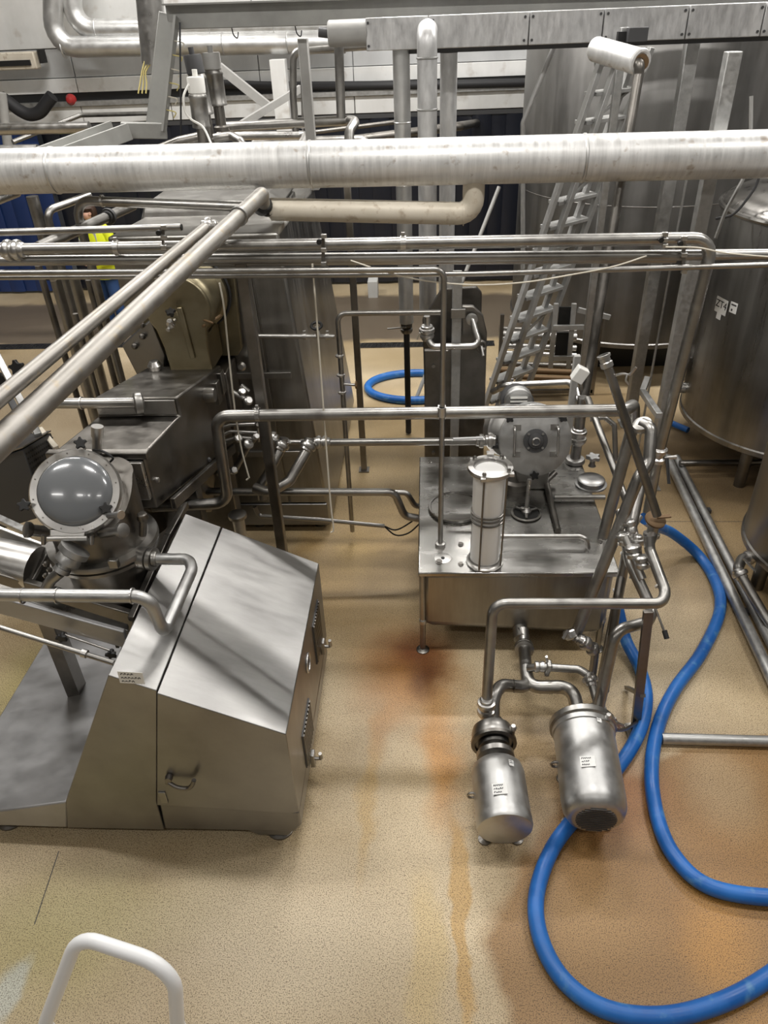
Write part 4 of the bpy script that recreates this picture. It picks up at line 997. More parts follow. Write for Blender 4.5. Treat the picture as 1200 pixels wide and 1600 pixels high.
# long slanted pipe from the rear bend to the tank outlet valve
s1 = pipe('slanted_outlet_pipe', 'thick steel pipe slanting from a flanged bend down to the tank outlet valve', [A(1003, 662, 3.90), A(1018, 668, 3.84), A(1014, 722, 3.74), A(998, 745, 3.68), A(897, 998, 3.42)], .035, 'steel', .09, seg=20)
flange(s1, A(1004, 664, 3.89), (-.4, -.2, .9), .058, .02)
ov = thing('outlet_valve', 'steel butterfly valve low at the tank\'s right corner', 'valve')
MB().lathe([(.045, -.03), (.055, -.02), (.055, .02), (.045, .03)], A(894, 990, 3.44), (-.3, .5, .6), 18).build('valve_body', 'steel_bright', ov)
MB().lathe([(.03, -.02), (.04, 0), (.03, .02)], A(908, 1000, 3.36), (.8, -.2, -.4), 16).build('collar', 'steel', ov)
MB().bar(A(888, 985, 3.42), A(880, 998, 3.40), .02, .01).build('lever', 'steel_bright', ov)
sb_ = pipe('branch_pipe', 'short ribbed steel pipe running from the outlet valve to the upright pipe', [A(900, 998, 3.38), A(922, 1008, 3.34), A(930, 1020, 3.33), A(925, 1060, 3.28)], .024, 'steel', .04)
for x_, y_ in ((915, 1005), (926, 1014)): union(sb_, A(x_, y_, 3.345), (.7, 0, -.6), .024)
# valve on the overhead pipe's drop and below
dv = thing('drop_valve', 'steel clamp valve with twin levers under the overhead pipe\'s drop', 'valve')
q0 = A(1030, 706, YP - .06)
MB().lathe([(.034, .03), (.048, .02), (.048, -.0), (.036, -.01), (.036, -.03), (.05, -.04), (.05, -.065), (.034, -.075)], q0, (.0, 0, 1), 22).build('valve_body', 'steel_bright', dv)
MB().cyl(q0 + V((0, 0, -.07)), A(1012, 800, YP - .10), .030, seg=16).build('outlet_tube', 'steel', dv)
for dx in (8, 13): MB().bar(A(1036 + dx * .6, 716, 3.9), A(1040 + dx * .5, 756, 3.85), .007, .007).build('lever', 'grey_dark', dv)
MB().cyl(q0 + V((.03, -.02, -.03)), q0 + V((.10, -.03, -.02)), .012, seg=10).build('valve_stem', 'steel_bright', dv)
# pump 1 discharge: up, across, back up through the brown butterfly disc
zA = A(757, 1112, 2.88)
DX = Az(760, 1120, .40)
dis = pipe('discharge_pipe', 'steel pipe rising from the smaller pump and crossing in front of the tank', [A(759, 1118, 2.86), A(770, 943, 3.02), A(1034, 943, 3.06), A(1040, 925, 3.14), A(1015, 858, 3.36), A(1014, 838, 3.40)], .030, 'steel', .075, seg=20)
ring(dis, A(1034, 914, 3.19), A(1040, 925, 3.14) - A(1015, 858, 3.36), .031, .005, 'cable_tie', 'white_plastic', ears=False)
for x_, y_ in ((760, 1100), (759.5, 1112)): union(dis, A(x_, y_, 2.87), (0, .1, 1), .032)
bv = thing('butterfly_valve', 'brown disc butterfly valve at the top of the discharge pipe', 'valve')
MB().lathe([(.052, -.012), (.062, -.006), (.062, .006), (.052, .012)], A(1024, 812, 3.62), (.15, -.3, .95), 24).build('disc', 'brown_rust', bv)
MB().lathe([(.030, -.11), (.048, -.10), (.048, -.08), (.032, -.075), (.032, -.03), (.045, -.02), (.03, -.012)], A(1023, 814, 3.61), (.10, .2, .97), 22).build('neck', 'steel', bv)
MB().cyl(A(1019, 838, 3.50), A(1014, 850, 3.40), .030, seg=18).build('spigot', 'steel', bv)
MB().bar(A(1026, 808, 3.60), A(1048, 806, 3.60), .03, .008).build('lever_plate', 'brown_rust', bv)
MB().lathe([(.012, 0), (.014, .01), (.006, .03)], A(1026, 806, 3.60), (0, 0, 1), 10).build('lever_nut', 'red', bv)
# pump 2 discharge: riser, S bend
s2 = pipe('riser_pipe', 'thick steel pipe rising from the larger pump with an S-bend at its top', [A(934, 1110, 2.90), A(962, 985, 3.05), A(1012, 972, 3.16), A(1020, 955, 3.24), A(985, 880, 3.46), A(970, 800, 3.85)], .033, 'steel', .08, seg=20)
flange(s2, A(934, 1108, 2.905), (0.02, 0, 1), .050, .016, 'steel_bright')
for x_, y_, w_ in ((962, 985, .003), (1002, 975, .003)): pass
s3 = pipe('riser_pipe', 'slim dark upright pipe with white cable ties behind the S-bend riser', [A(945, 1080, 3.20), A(966, 930, 3.46), A(996, 770, 3.90)], .026, 'steel_dark', .08, seg=16)
for x_, y_ in ((966, 923), (978, 865), (982, 845)):
    t_ = (1080 - y_) / 310; ring(s3, A(x_, y_, 3.20 + .70 * t_), (.1, .4, 1), .027, .006, 'cable_tie', 'white_plastic', ears=False)
s4 = pipe('riser_pipe', 'worn steel upright pipe on the tank\'s right corner', [A(935, 1090, 3.30), A(978, 870, 3.58), A(1004, 745, 3.95)], .030, 'steel', .08, seg=16)
s5 = pipe('riser_pipe', 'narrow bright tube climbing to the valve block at the cluster\'s right', [A(988, 905, 3.45), A(998, 862, 3.55), A(990, 822, 3.75), A(1000, 806, 3.80)], .020, 'steel_bright', .04, seg=14)
for x_, y_ in ((994, 880), (996, 846)): union(s5, A(x_, y_, 3.5), (0, .3, 1), .022)
s6 = thing('valve_block', 'bright steel valve block with clamps in the middle of the cluster', 'valve')
for (x_, y_, Y_, r_) in ((990, 862, 3.40, .045), (975, 842, 3.5, .04), (1004, 878, 3.34, .04), (985, 822, 3.60, .034)):
    MB().lathe([(r_ * .7, -.04), (r_, -.03), (r_, -.01), (r_ * .8, 0), (r_, .01), (r_, .03), (r_ * .7, .04)], A(x_, y_, Y_), (-.2, .35, .9), 18).build('valve_body', 'steel_bright', s6)
    MB().cyl(A(x_, y_, Y_), A(x_ - 14, y_ - 3, Y_ - .05), .008, seg=8).build('valve_stem', 'steel', s6)
MB().cyl(A(1004, 905, 3.3), A(975, 835, 3.5), .024, seg=14).build('body_tube', 'steel', s6)
# black-capped rod and flat leg
cs = thing('pipe_stand', 'dark flat steel leg with foot carrying the pipe cluster', 'stand')
fx0 = Az(992, 1140, 0)
MB().bar((fx0.x, fx0.y, .02), A(1013, 955, fx0.y + .06), .05, .03).build('leg', 'steel_dark', cs)
MB().prism([V((fx0.x - .06, fx0.y - .08, 0)), V((fx0.x + .03, fx0.y - .02, 0)), V((fx0.x + .03, fx0.y + .05, 0)), V((fx0.x - .06, fx0.y + .03, 0))], (0, 0, .02)).build('foot', 'steel_dark', cs)
MB().bar((fx0.x, fx0.y, .30), (fx0.x + .02, fx0.y + .32, .02), .03, .02).build('brace', 'steel_dark', cs)
rod = tag(MB().cyl(A(1018, 935, 3.2), A(1040, 992, 3.02), .007, seg=8).build('thin_rod', 'steel_dark'), 'thin rod with a black rubber tip beside the pipe cluster', 'rod')
MB().cyl(A(1038, 985, 3.03), A(1042, 998, 3.0), .014, seg=10).build('rubber_tip', 'rubber', rod)
# diagonal tube pair from the drum outlet down to the cluster
pipe('diagonal_tube', 'steel tube slanting from behind the drum down to the right corner of the tank', [A(918, 622, 4.75), A(930, 655, 4.6), A(985, 800, 4.05), A(990, 830, 3.9)], .024, 'steel', .06)
pipe('diagonal_tube', 'short bent steel tube above the round cap on the tank', [A(922, 655, 4.70), A(945, 652, 4.68), A(960, 664, 4.66), A(962, 720, 4.6)], .018, 'steel', .04)
bx = thing('junction_box', 'small pale box on a bracket behind the tall pipe', 'box')
MB().box(A(906, 585, 5.1), (.09, .08, .11), Matrix.Rotation(.5, 3, 'Y')).build('box_body', 'white_plastic', bx, bevel=.006)
MB().cyl(A(908, 596, 5.1), A(912, 640, 5.1), .018, seg=10).build('bracket', 'steel', bx)
tr = pipe('transfer_pipe', 'bright steel pipe behind the motor with an elbow at its right end', [A(770, 612, 5.6), A(790, 602, 5.5), A(890, 597, 5.45), A(900, 608, 5.4), A(908, 640, 5.2)], .026, 'steel_bright', .06)
ring(tr, A(800, 601, 5.49), (1, 0, 0), .027, .01)
sqpost('short grey square post behind the drum', A(892, 640, 5.35).x, 5.35, .05, 0, 1.45, 'grey_paint')
fr = thing('post_brace', 'grey angled steel brace joining the galvanised posts', 'bracket')
MB().bar(A(1004, 612, 5.9), A(1030, 650, 5.3), .05, .05).build('brace_bar', 'galvanised', fr, bevel=.004)
MB().bar(A(1004, 612, 5.9), A(1012, 590, 6.0), .05, .05).build('brace_stub', 'galvanised', fr, bevel=.004)

# ================================================================== two stainless pumps on the floor
def pump(name, label, fc, bc, r, dome, seed, grille):
    """fc / bc: front and back axis points of the motor shroud"""
    t = thing(name, label, 'pump')
    fc, bc = V(fc), V(bc); ax = (fc - bc).normalized(); L = (fc - bc).length
    up = V((0, 0, 1)) - ax * ax.z; up.normalize(); sd = up.cross(ax)
    if dome:
        prof = [(r * .95, 0), (r * 1.04, .005), (r * 1.04, .05), (r, .055), (r, L - .10), (r * .97, L - .05), (r * .86, L - .015), (r * .70, L), (.01, L + .004)]
    else:
        prof = [(r * .80, -.02), (r * .94, .0), (r, .04), (r, L - .07), (r * 1.012, L - .065), (r * 1.012, L - .02), (r * .97, L - .004), (r * .92, L), (.01, L + .004)]
    sh = MB().lathe(prof, bc, ax, 48).build('motor_shroud', 'steel_matt', t)
    if dome:
        MB().lathe([(r * 1.06, -.03), (r * 1.12, -.02), (r * 1.12, .012), (r * 1.05, .02)], bc, ax, 44).build('shroud_ring', 'steel', t)
    if grille:
        g = MB()
        for i in range(-6, 7):
            hw_ = math.sqrt(max(0, (r * .62) ** 2 - (i * r * .095) ** 2))
            c_ = fc + up * (i * r * .095) + ax * .006
            g.bar(c_ - sd * hw_, c_ + sd * hw_, r * .045, .004, ax)
        tag(g.build('vent_slots', 'grey_dark', sh), kind='stuff')
    # lantern, volute, inlet and outlet
    k = r * .62
    if dome: MB().lathe([(k * .7, -.09), (k * .8, -.05), (r * .9, 0)], bc, ax, 32).build('neck', 'steel', t)
    if not dome: MB().lathe([(k * .75, -.16), (k, -.15), (k, -.125), (k * .7, -.12), (k * .7, -.10), (k * 1.18, -.09), (k * 1.18, -.06), (k * .8, -.05), (k * .85, 0)], bc, ax, 32).build('lantern', 'steel', t)
    if not dome: MB().lathe([(k * .6, -.26), (k * 1.25, -.25), (k * 1.35, -.22), (k * 1.35, -.18), (k * 1.2, -.16)], bc, ax, 32).build('volute', 'steel', t)
    if not dome: MB().lathe([(k * 1.22, -.175), (k * 1.45, -.17), (k * 1.45, -.15), (k * 1.22, -.145)], bc, ax, 32, False).build('clamp_band', 'steel_dark', t)
    q = bc - ax * (.16 if not dome else -.03) + (sd * .8 + up * .6).normalized() * k * 1.4
    o = MB().cyl(q, q + up * .05, .012, seg=10).build('clamp_screw', 'steel_dark', t)
    MB().lathe([(.018, 0), (.02, .015), (.012, .03)], q + up * .05, up, 10).build('clamp_nut', 'steel_bright', o)
    # lifting ear and feet
    e = bc + ax * (L * .45) - sd * (r + .008)
    MB().torus(e, ax, .022, .007, 16).build('lifting_ear', 'steel', t)
    for f_, s_ in ((.25, -1), (.25, 1), (.75, -1), (.75, 1)):
        p = bc + ax * (L * f_) + sd * (s_ * r * .6)
        zt = p.z - r * .72
        MB().lathe([(.035, 0), (.035, .012), (.014, .02), (.014, max(.03, zt + .04))], (p.x, p.y, 0), (0, 0, 1), 14).build('foot', 'steel_dark', t)
    # labels wrapped on the shroud top
    toc = (CAM - (fc + bc) / 2).normalized(); nn = (toc - ax * toc.dot(ax)).normalized()
    c1 = bc + ax * (L * .60) + nn * (r + .003)
    paper_label(t, frame(c1, sd, nn), .075, .062, seed)
    n2 = (nn * .86 + sd * .5).normalized()
    c2 = bc + ax * (L * .16 if not dome else L * .11) + n2 * (r + .004)
    tg_ = MB().box((0, 0, 0), (.026, .034, .0016)); M_ = frame(c2, sd, n2); tg_.v = [M_ @ p for p in tg_.v]
    tb = tg_.build('number_tag', 'paper', t); scribble(tb, M_, .026, .034, 2, seed + 5)
    return t, ax, up, sd
P1f, P1b = Az(789, 1276, .21), Az(772, 1188, .27)
P1f = V((.388, 2.19, .225)); P1b = V((.375, 2.54, .245))
t1 = pump('centrifugal_pump', 'smaller stainless pump with a flat round end, standing left of the other', P1f, P1b, .142, False, 11, False)
P2f = V((.845, 2.24, .255)); P2b = V((.872, 2.79, .285))
t2 = pump('centrifugal_pump', 'larger stainless pump with a domed slotted end resting by the blue hose', P2f, P2b, .165, True, 23, True)
# suction manifold: T below the tank outlet
mf = thing('suction_manifold', 'forked steel manifold feeding both pumps from the tank outlet', 'pipe')
o0 = A(819, 1012, 3.52); o1 = A(822, 1050, 3.22)
MB().tube([o0 + V((0, .12, .05)), o0, o1], .040, 18).build('stem', 'steel', mf)
MB().lathe([(.045, -.03), (.06, -.024), (.06, .0), (.05, .006), (.062, .01), (.062, .03), (.045, .036)], o0, o1 - o0, 26).build('outlet_flange', 'steel', mf)
MB().tube(fillet([o1 + V((0, .02, .01)), A(824, 1074, 3.08), A(783, 1070, 3.02), A(771, 1088, 2.94), A(770, 1150, 2.80)], .085), .038, 18).build('left_branch', 'steel', mf)
MB().tube(fillet([o1 + V((0, .02, .01)), A(826, 1074, 3.08), A(880, 1073, 3.06), A(896, 1082, 3.0), A(903, 1112, 2.92)], .085), .040, 18).build('right_branch', 'steel', mf)
for x_, y_, Y_ in ((803, 1072, 3.04), (862, 1074, 3.07)):
    MB().lathe([(.039, -.003), (.043, 0), (.039, .003)], A(x_, y_, Y_), (1, 0, 0), 20).build('weld_ring', 'steel_dark', mf)
MB().lathe([(.03, -.03), (.05, -.02), (.05, .02), (.03, .03)], A(771, 1128, 2.84), (0, .3, 1), 18).build('union', 'steel_bright', mf)
# bypass with small valve
by = pipe('bypass_pipe', 'slim steel bypass with a clamp valve between the manifold and the riser', [A(826, 1044, 3.2), A(845, 1042, 3.16), A(905, 1046, 3.10), A(921, 1056, 3.06), A(936, 1108, 2.90)], .024, 'steel', .06, seg=16)
MB().lathe([(.026, -.03), (.034, -.026), (.034, -.01), (.028, 0), (.034, .01), (.034, .026), (.026, .03)], A(843, 1042, 3.16), (1, 0, 0), 18).build('pipe_union', 'steel_bright', by)
vb = MB().box(A(856, 1044, 3.15), (.03, .06, .09), Matrix.Rotation(.15, 3, 'Y')).build('clamp_valve', 'steel', by, bevel=.008)
MB().cyl(A(855, 1034, 3.14), A(854, 1026, 3.12), .008, seg=8).build('clamp_screw', 'steel_bright', vb)
union(by, A(922, 1062, 3.045), A(936, 1108, 2.90) - A(921, 1056, 3.06), .026)
# small drain tap by pump 2
dt = thing('drain_tap', 'small steel tap with wing handle beside the larger pump', 'tap')
MB().cyl(A(948, 1146, 2.72), A(962, 1128, 2.80), .016, seg=12).build('tap_body', 'steel', dt)
MB().bar(A(955, 1126, 2.80), A(974, 1134, 2.80), .014, .012).build('wing_handle', 'steel_bright', dt)
MB().bar(A(961, 1122, 2.80), A(968, 1138, 2.80), .012, .012).build('wing_handle', 'steel_bright', dt)
MB().tube(smooth([A(958, 1140, 2.78), A(975, 1140, 2.85), A(990, 1132, 2.95), A(996, 1128, 3.0)], 5), .010, 8).build('tap_hose', 'steel_dark', dt)
MB().box(A(950, 1150, 2.70), (.05, .03, .03)).build('tap_bracket', 'steel_bright', dt, bevel=.003)

# ================================================================== blue hoses
HR = .040
def hose(label, pts, closed=False, r=HR):
    return tag(MB().tube(smooth(pts, 8, closed), r, 18, True, closed).build('blue_hose', 'blue_hose'), label, 'hose')
def hz(x, y, z=HR): return Az(x, y, z)
h1 = hose('blue hose starting at the brown valve and curling forward to the right edge', [A(1008, 810, 3.95), hz(1024, 822, .42), hz(1052, 834, .22), hz(1092, 868), hz(1120, 914), hz(1124, 958), hz(1096, 1020), hz(1056, 1075), hz(1030, 1130), hz(1018, 1200), hz(1026, 1272), hz(1052, 1335), hz(1106, 1384), hz(1200, 1402), hz(1290, 1395)])
h2 = hose('blue hose passing under the larger pump and looping round the front', [hz(965, 950, .26), hz(978, 1000, .10), hz(1000, 1045), hz(1010, 1090), hz(1000, 1140, .062), hz(968, 1196, .038), hz(905, 1270, .038), hz(862, 1328, .038), hz(838, 1400), hz(846, 1470), hz(884, 1535), hz(950, 1578), hz(1040, 1588), hz(1130, 1565), hz(1210, 1520), hz(1280, 1460)])
rc0 = V((-.13, 7.93, 0)); h3 = hose('blue hose lying in a ring on the far floor behind the strip of equipment', [rc0 + V((.55 * math.cos(a), .38 * math.sin(a), HR)) for a in [2 * math.pi * k / 14 for k in range(14)]], True, .045)
# far blue coil on the floor under the tanks
hose('short blue hose piece on the floor under the signed tank', [Az(1046, 660, .05), Az(1056, 664, .05), Az(1075, 672, .05)], False, .03)
# ================================================================== pipes lying on the floor at right
for (a, b, r_, lab) in (((1043, 715), (1216, 1082), .038, 'grey floor pipe at right, the left one of the parallel pair'), ((1057, 715), (1216, 1028), .034, 'grey floor pipe at right, the right one of the parallel pair'), ):
    pp = pipe('floor_pipe', lab, [Az(*a, r_ + .03), Az(*b, r_ + .03)], r_, 'galvanised', cat='pipe')
    for f_ in (.35, .75):
        q = Az(*a, 0).lerp(Az(*b, 0), f_); MB().box((q.x, q.y, .016), (.10, .05, .032)).build('pipe_support', 'grey_dark', pp)
fp3 = pipe('floor_pipe', 'steel pipe with elbow valve leaving the tank at the right edge', [A(1186, 868, 4.35), A(1160, 872, 4.3), A(1152, 890, 4.15), A(1216, 1000, 3.75)], .036, 'steel', .07)
union(fp3, A(1156, 897, 4.13), A(1152, 890, 4.15) - A(1216, 1000, 3.75), .036)
union(fp3, A(1172, 870, 4.32), (1, 0, 0), .036)
MB().bar(A(1162, 873, 4.2), A(1180, 892, 4.1), .016, .01).build('valve_lever', 'steel_bright', fp3)
pipe('floor_pipe', 'pale pipe lying across the floor right of the hoses', [Az(1034, 1154, .035), Az(1260, 1160, .035)], .034, 'galvanised')
pipe('floor_pipe', 'dark pipe lying on the floor under the signed tank', [Az(1062, 724, .12), Az(1190, 722, .12), Az(1200, 700, .12)], .03, 'steel_dark')

# ================================================================== tanks at the right
def tank(name, label, cx, cy, r, z0, z1, mat, dome=.25, legs=4, cone=.15, seams=(), leg_r=.06):
    t = thing(name, label, 'tank')
    pr = [(.05, z0 - cone), (r * .9, z0 - .02), (r, z0 + .02)]
    pr += [(r, z1)]
    for k in range(1, 7):
        a = math.radians(90 * k / 6); pr.append((max(.02, r * math.cos(a)), z1 + dome * math.sin(a)))
    MB().lathe(pr, (cx, cy, 0), (0, 0, 1), 72).build('shell', mat, t)
    MB().lathe([(r, z0 - .0), (r + .012, z0 + .01), (r + .012, z0 + .05), (r, z0 + .06)], (cx, cy, 0), (0, 0, 1), 72, False).build('bottom_rim', mat, t)
    MB().torus((cx, cy, z1 - .01), (0, 0, 1), r + .006, .022, 72, 8).build('top_rim', mat, t)
    for z in seams:
        MB().torus((cx, cy, z), (0, 0, 1), r, .005, 72, 6).build('weld_seam', 'tank_old', t)
    for k in range(legs):
        a = 2 * math.pi * (k + .5) / legs
        MB().cyl((cx + r * .8 * math.cos(a), cy + r * .8 * math.sin(a), 0), (cx + r * .8 * math.cos(a), cy + r * .8 * math.sin(a), z0 + .05), leg_r, seg=16).build('leg', 'steel_dark', t)
    return t
TA_ = tank('storage_tank', 'very tall steel storage tank behind the ladder', 2.45, 9.25, 1.36, .46, 3.95, 'tank_old', .3, 4, .2, (1.95,))
zt = tank('storage_tank', 'rounded steel tank at the right carrying the ZT4 sign', 3.36, 6.32, .95, .42, 2.27, 'tank_steel', .20, 4, .12, (), .05)
tank('storage_tank', 'dim steel storage tank in the top right corner behind the posts', 5.25, 9.2, 1.30, .5, 3.95, 'tank_old', .3, 4, .2)
td = tank('storage_tank', 'steel tank edge cut off by the right border near the floor pipes', 3.02, 4.36, .70, .34, 2.0, 'tank_steel', .15, 3, .1, (), .05)
# ZT4 sign and labels on the tank shell
def on_tank(x_, y_, cx, cy, r):
    d = _ray(x_, y_); a = d.x ** 2 + d.y ** 2; ox, oy = CAM.x - cx, CAM.y - cy
    b = 2 * (ox * d.x + oy * d.y); c = ox * ox + oy * oy - r * r
    t = (-b - math.sqrt(b * b - 4 * a * c)) / (2 * a); p = CAM + d * t
    n = V((p.x - cx, p.y - cy, 0)).normalized(); return p, n
for (x_, y_, w_, h_, text) in ((1127, 478, .155, .125, 'ZT4'), (1146, 481, .075, .085, ''), (1123, 493, .06, .06, '')):
    p, n_ = on_tank(x_, y_, 3.36, 6.32, .957)
    M_ = frame(p, n_.cross(V((0, 0, 1))) * -1, n_)
    m = MB().box((0, 0, 0), (w_, h_, .003)); m.v = [M_ @ q for q in m.v]
    s_ = m.build('tank_sign' if text else 'small_label', 'paper', zt, label='white sign with black letters ZT4' if text else None)
    if text: txt(text, .085, 'lettering', 'ink', s_, M_ @ Matrix.Translation((0, .008, .0026)))
    elif w_ > .07:
        m = MB().box((0, .022, .002), (.055, .012, .001)).box((-.012, -.02, .002), (.016, .018, .001)); m.v = [M_ @ q for q in m.v]; m.build('print', 'grey_dark', s_)
p, n_ = on_tank(1070, 606, 3.36, 6.32, .95)
MB().lathe([(.05, -.01), (.05, .05), (.042, .06), (.02, .06)], p, n_, 20).build('port', 'steel_bright', zt)
# manway ring and hoses on the tank shoulder
MB().torus((3.2, 6.0, 2.40), (0, 0, 1), .30, .02, 40).build('shoulder_ring', 'steel_bright', zt)
cord('vent_hose', 'thin grey hose rising from the signed tank in front of the posts', [A(1118, 372, 5.9), A(1134, 330, 5.9), A(1150, 300, 5.9), A(1165, 270, 5.9), A(1172, 230, 5.95), A(1174, 150, 6.0)], .014, 'grey_paint')
cord('vent_hose', 'second thin hose curving over the signed tank\'s shoulder', [A(1118, 342, 6.0), A(1145, 335, 6.0), A(1168, 310, 6.0), A(1185, 280, 6.0), A(1192, 230, 6.0)], .010, 'grey_dark')

# ================================================================== plate heat exchanger
hx = thing('plate_heat_exchanger', 'dark upright plate heat exchanger between the tank and the ladder', 'machine')
MB().prism([A(663, 548, 5.55), V((A(663, 700, 5.55).x, 5.55, .08)), V((.50, 5.55, .08)), A(761, 520, 5.55), A(755, 494, 5.55), A(740, 479, 5.55), A(722, 479, 5.55), A(722, 520, 5.55), A(700, 548, 5.55)], (0, .05, 0)).build('front_plate', 'steel_dark', hx, bevel=.008)
for k in range(9):
    y = 5.62 + .035 * k
    MB().span((.02, y, .15), (.46, y + .022, 1.45 - .02 * k)).build('plate', 'steel_dark', hx)
MB().prism([A(690, 452, 6.05), A(745, 449, 6.05), A(753, 458, 6.05), V((.50, 6.05, .1)), V((.0, 6.05, .1)), A(660, 500, 6.05)], (0, .05, 0)).build('rear_plate', 'steel_dark', hx, bevel=.008)
xg = A(713, 520, 5.50).x
MB().span((xg - .035, 5.46, .0), (xg + .035, 5.53, A(716, 424, 5.5).z)).build('guide_post', 'galvanised', hx, bevel=.004)
MB().box(V((xg + .01, 5.45, A(714, 490, 5.45).z)), (.11, .02, .07)).build('top_clamp', 'steel', hx, bevel=.004)
for z in (.5, .9, 1.3): 
    MB().cyl((.06, 5.53, z), (.06, 6.12, z), .014, seg=8).build('tie_bolt', 'steel', hx)
MB().lathe([(.03, 0), (.045, .005), (.045, .03), (.03, .035)], A(737, 498, 5.53), (0, -1, .1), 18).build('port', 'steel_bright', hx)
for x in (.03, .45):
    MB().span((x - .03, 5.56, 0), (x + .03, 6.1, .09)).build('foot', 'steel_dark', hx)
lpz = pipe('loop_pipe', 'bright bent pipe looping in front of the heat exchanger to its port', [A(667, 494, 5.45), A(668, 520, 5.45), A(672, 542, 5.40), A(740, 541, 5.40), A(748, 534, 5.42), A(737, 497, 5.52)], .024, 'steel_bright', .06)
union(lpz, A(667, 516, 5.45), (0, 0, 1), .04); union(lpz, A(667, 524, 5.45), (0, 0, 1), .034)
MB().bar(A(656, 520, 5.40), A(652, 530, 5.40), .018, .012).build('valve_lever', 'steel_bright', lpz)
sd_ = thing('small_valve', 'small dark ball valve on the right edge of the heat exchanger', 'valve')
MB().torus(A(752, 541, 5.45), (.3, -.8, .2), .035, .012, 20).build('valve_ring', 'steel_dark', sd_)
MB().cyl(A(752, 541, 5.44), A(755, 556, 5.40), .012, seg=10).build('valve_stem', 'steel_bright', sd_)

# ================================================================== vertical pipes in the middle background
q = A(631, 300, 6.83)
vp1 = tag(MB().cyl((q.x, q.y, 1.20), (q.x, q.y, 3.46), .068, seg=24).build('vertical_pipe', 'clad_pipe'), 'grey clad vertical pipe ending in a valve above the blue hose ring', 'pipe')
MB().lathe([(.05, 0), (.06, .02), (.06, .04), (.04, .05), (.055, .06), (.055, .09), (.03, .10)], (q.x, q.y, 1.10), (0, 0, 1), 20).build('valve', 'steel_dark', vp1)
MB().bar((q.x, q.y - .05, 1.17), (q.x - .18, q.y - .08, 1.17), .02, .01).build('valve_lever', 'steel_bright', vp1)
MB().cyl((q.x, q.y, .02), (q.x, q.y, 1.12), .030, seg=14).build('drop_tube', 'rubber', vp1)
for z in (2.42, 2.9): MB().lathe([(.068, -.006), (.072, 0), (.068, .006)], (q.x, q.y, z), (0, 0, 1), 24).build('seam_band', 'clad_pipe', vp1)
q = A(668, 300, 6.5)
vp2 = pipe('vertical_pipe', 'galvanised vertical duct with an elbow over the cable duct', [(q.x, q.y, 1.40), (q.x, q.y, 3.53), (q.x + .02, q.y + .8, 3.53)], .076, 'galvanised_light', .10, seg=28)
for z in (3.36, 3.02): MB().lathe([(.076, -.008), (.082, -.003), (.082, .003), (.076, .008)], (q.x, q.y, z), (0, 0, 1), 28).build('seam_band', 'galvanised', vp2)
MB().cyl((q.x, q.y, 1.05), (q.x, q.y, 1.41), .035, seg=16).build('lower_tube', 'steel', vp2)
q = A(700, 200, 7.2)
vp3 = tag(MB().cyl((q.x, q.y, .0), (q.x, q.y, 3.42), .072, seg=24).build('vertical_pipe', 'galvanised_light'), 'galvanised vertical pipe, rightmost of the three behind the silver pipe', 'pipe')
MB().lathe([(.074, 0), (.074, .06)], (q.x, q.y, 3.36), (0, 0, 1), 24).build('black_collar', 'black', vp3)
ds = pipe('diagonal_strut', 'thin grey strut leaning behind the cream pipe elbow', [A(780, 292, 8.6), A(722, 440, 8.2), A(722, 440, 8.2) + (A(722, 440, 8.2) - A(780, 292, 8.6)) * (A(722, 440, 8.2).z / (A(780, 292, 8.6).z - A(722, 440, 8.2).z))], .022, 'grey_paint', cat='strut')

# ================================================================== ladder stair with handrail
ls = thing('ladder_stair', 'grey metal ladder stair climbing beside the large tank', 'ladder')
LT, LB = A(955, 80, 7.05), A(783, 585, 6.9)
LT2 = LT; wv = V((.34, .34, 0))
la, lb = V(LB), V(LT)
la = la - (lb - la) * (la.z / (lb.z - la.z))
for off in (V((-.055, 0, 0)), V((.08, .0, 0))):
    MB().bar(la + off, lb + off, .085, .04).build('stringer', 'ladder_metal', ls, bevel=.004)
for off in (V((.28, .34, .0)), V((.40, .34, 0))):
    MB().bar(la + off, lb + off, .075, .04).build('stringer', 'ladder_metal', ls, bevel=.004)
nst = 16
for k in range(nst):
    p = la.lerp(lb, (k + .5) / nst)
    MB().prism([p + V((.0, -.03, 0)), p + V((.40, .31, 0)), p + V((.34, .45, 0)), p + V((-.08, .10, 0))], (0, 0, .03)).build('tread', 'ladder_metal', ls, bevel=.003)
    if k % 3 == 1:
        p2 = la.lerp(lb, (k + 1.5) / nst); MB().bar(p + V((.05, 0, .03)), p2 + V((.34, .34, 0)), .02, .02).build('tread_brace', 'ladder_metal', ls)
hr = pipe('handrail', 'pale tubular handrail beside the ladder stair', [A(870, 62, 7.0), A(817, 192, 7.0), A(817, 420, 7.0)], .020, 'ladder_metal', .06, cat='handrail')
# small fixed ladder frame on the large tank
sl = thing('short_ladder', 'small grey ladder frame standing before the large tank', 'ladder')
for x_ in (869, 897): MB().bar(A(x_, 474, 7.0), A(x_ - 9, 575, 7.0), .045, .03).build('rail', 'ladder_metal', sl, bevel=.003)
for y_ in (512, 560): MB().bar(A(864, y_, 6.98), A(920, y_ - 1, 6.98), .03, .05).build('rung', 'ladder_metal', sl, bevel=.003)
MB().bar(A(903, 484, 7.0), A(953, 496, 7.0), .03, .05).build('bracket', 'ladder_metal', sl, bevel=.003)
MB().span(A(874, 480, 7.08), A(893, 510, 7.10)).build('rung_gap_shade', 'black', sl)  # black sheets behind the rungs stand in for the darkness under the tank
MB().span(A(870, 520, 7.08), A(889, 556, 7.10)).build('rung_gap_shade', 'black', sl)
MB().span((1.85, 8.5, 0), (3.4, 10.0, .30)).build('under_tank_shade', 'black', TA_)  # added black block standing in for the shade below the large tank
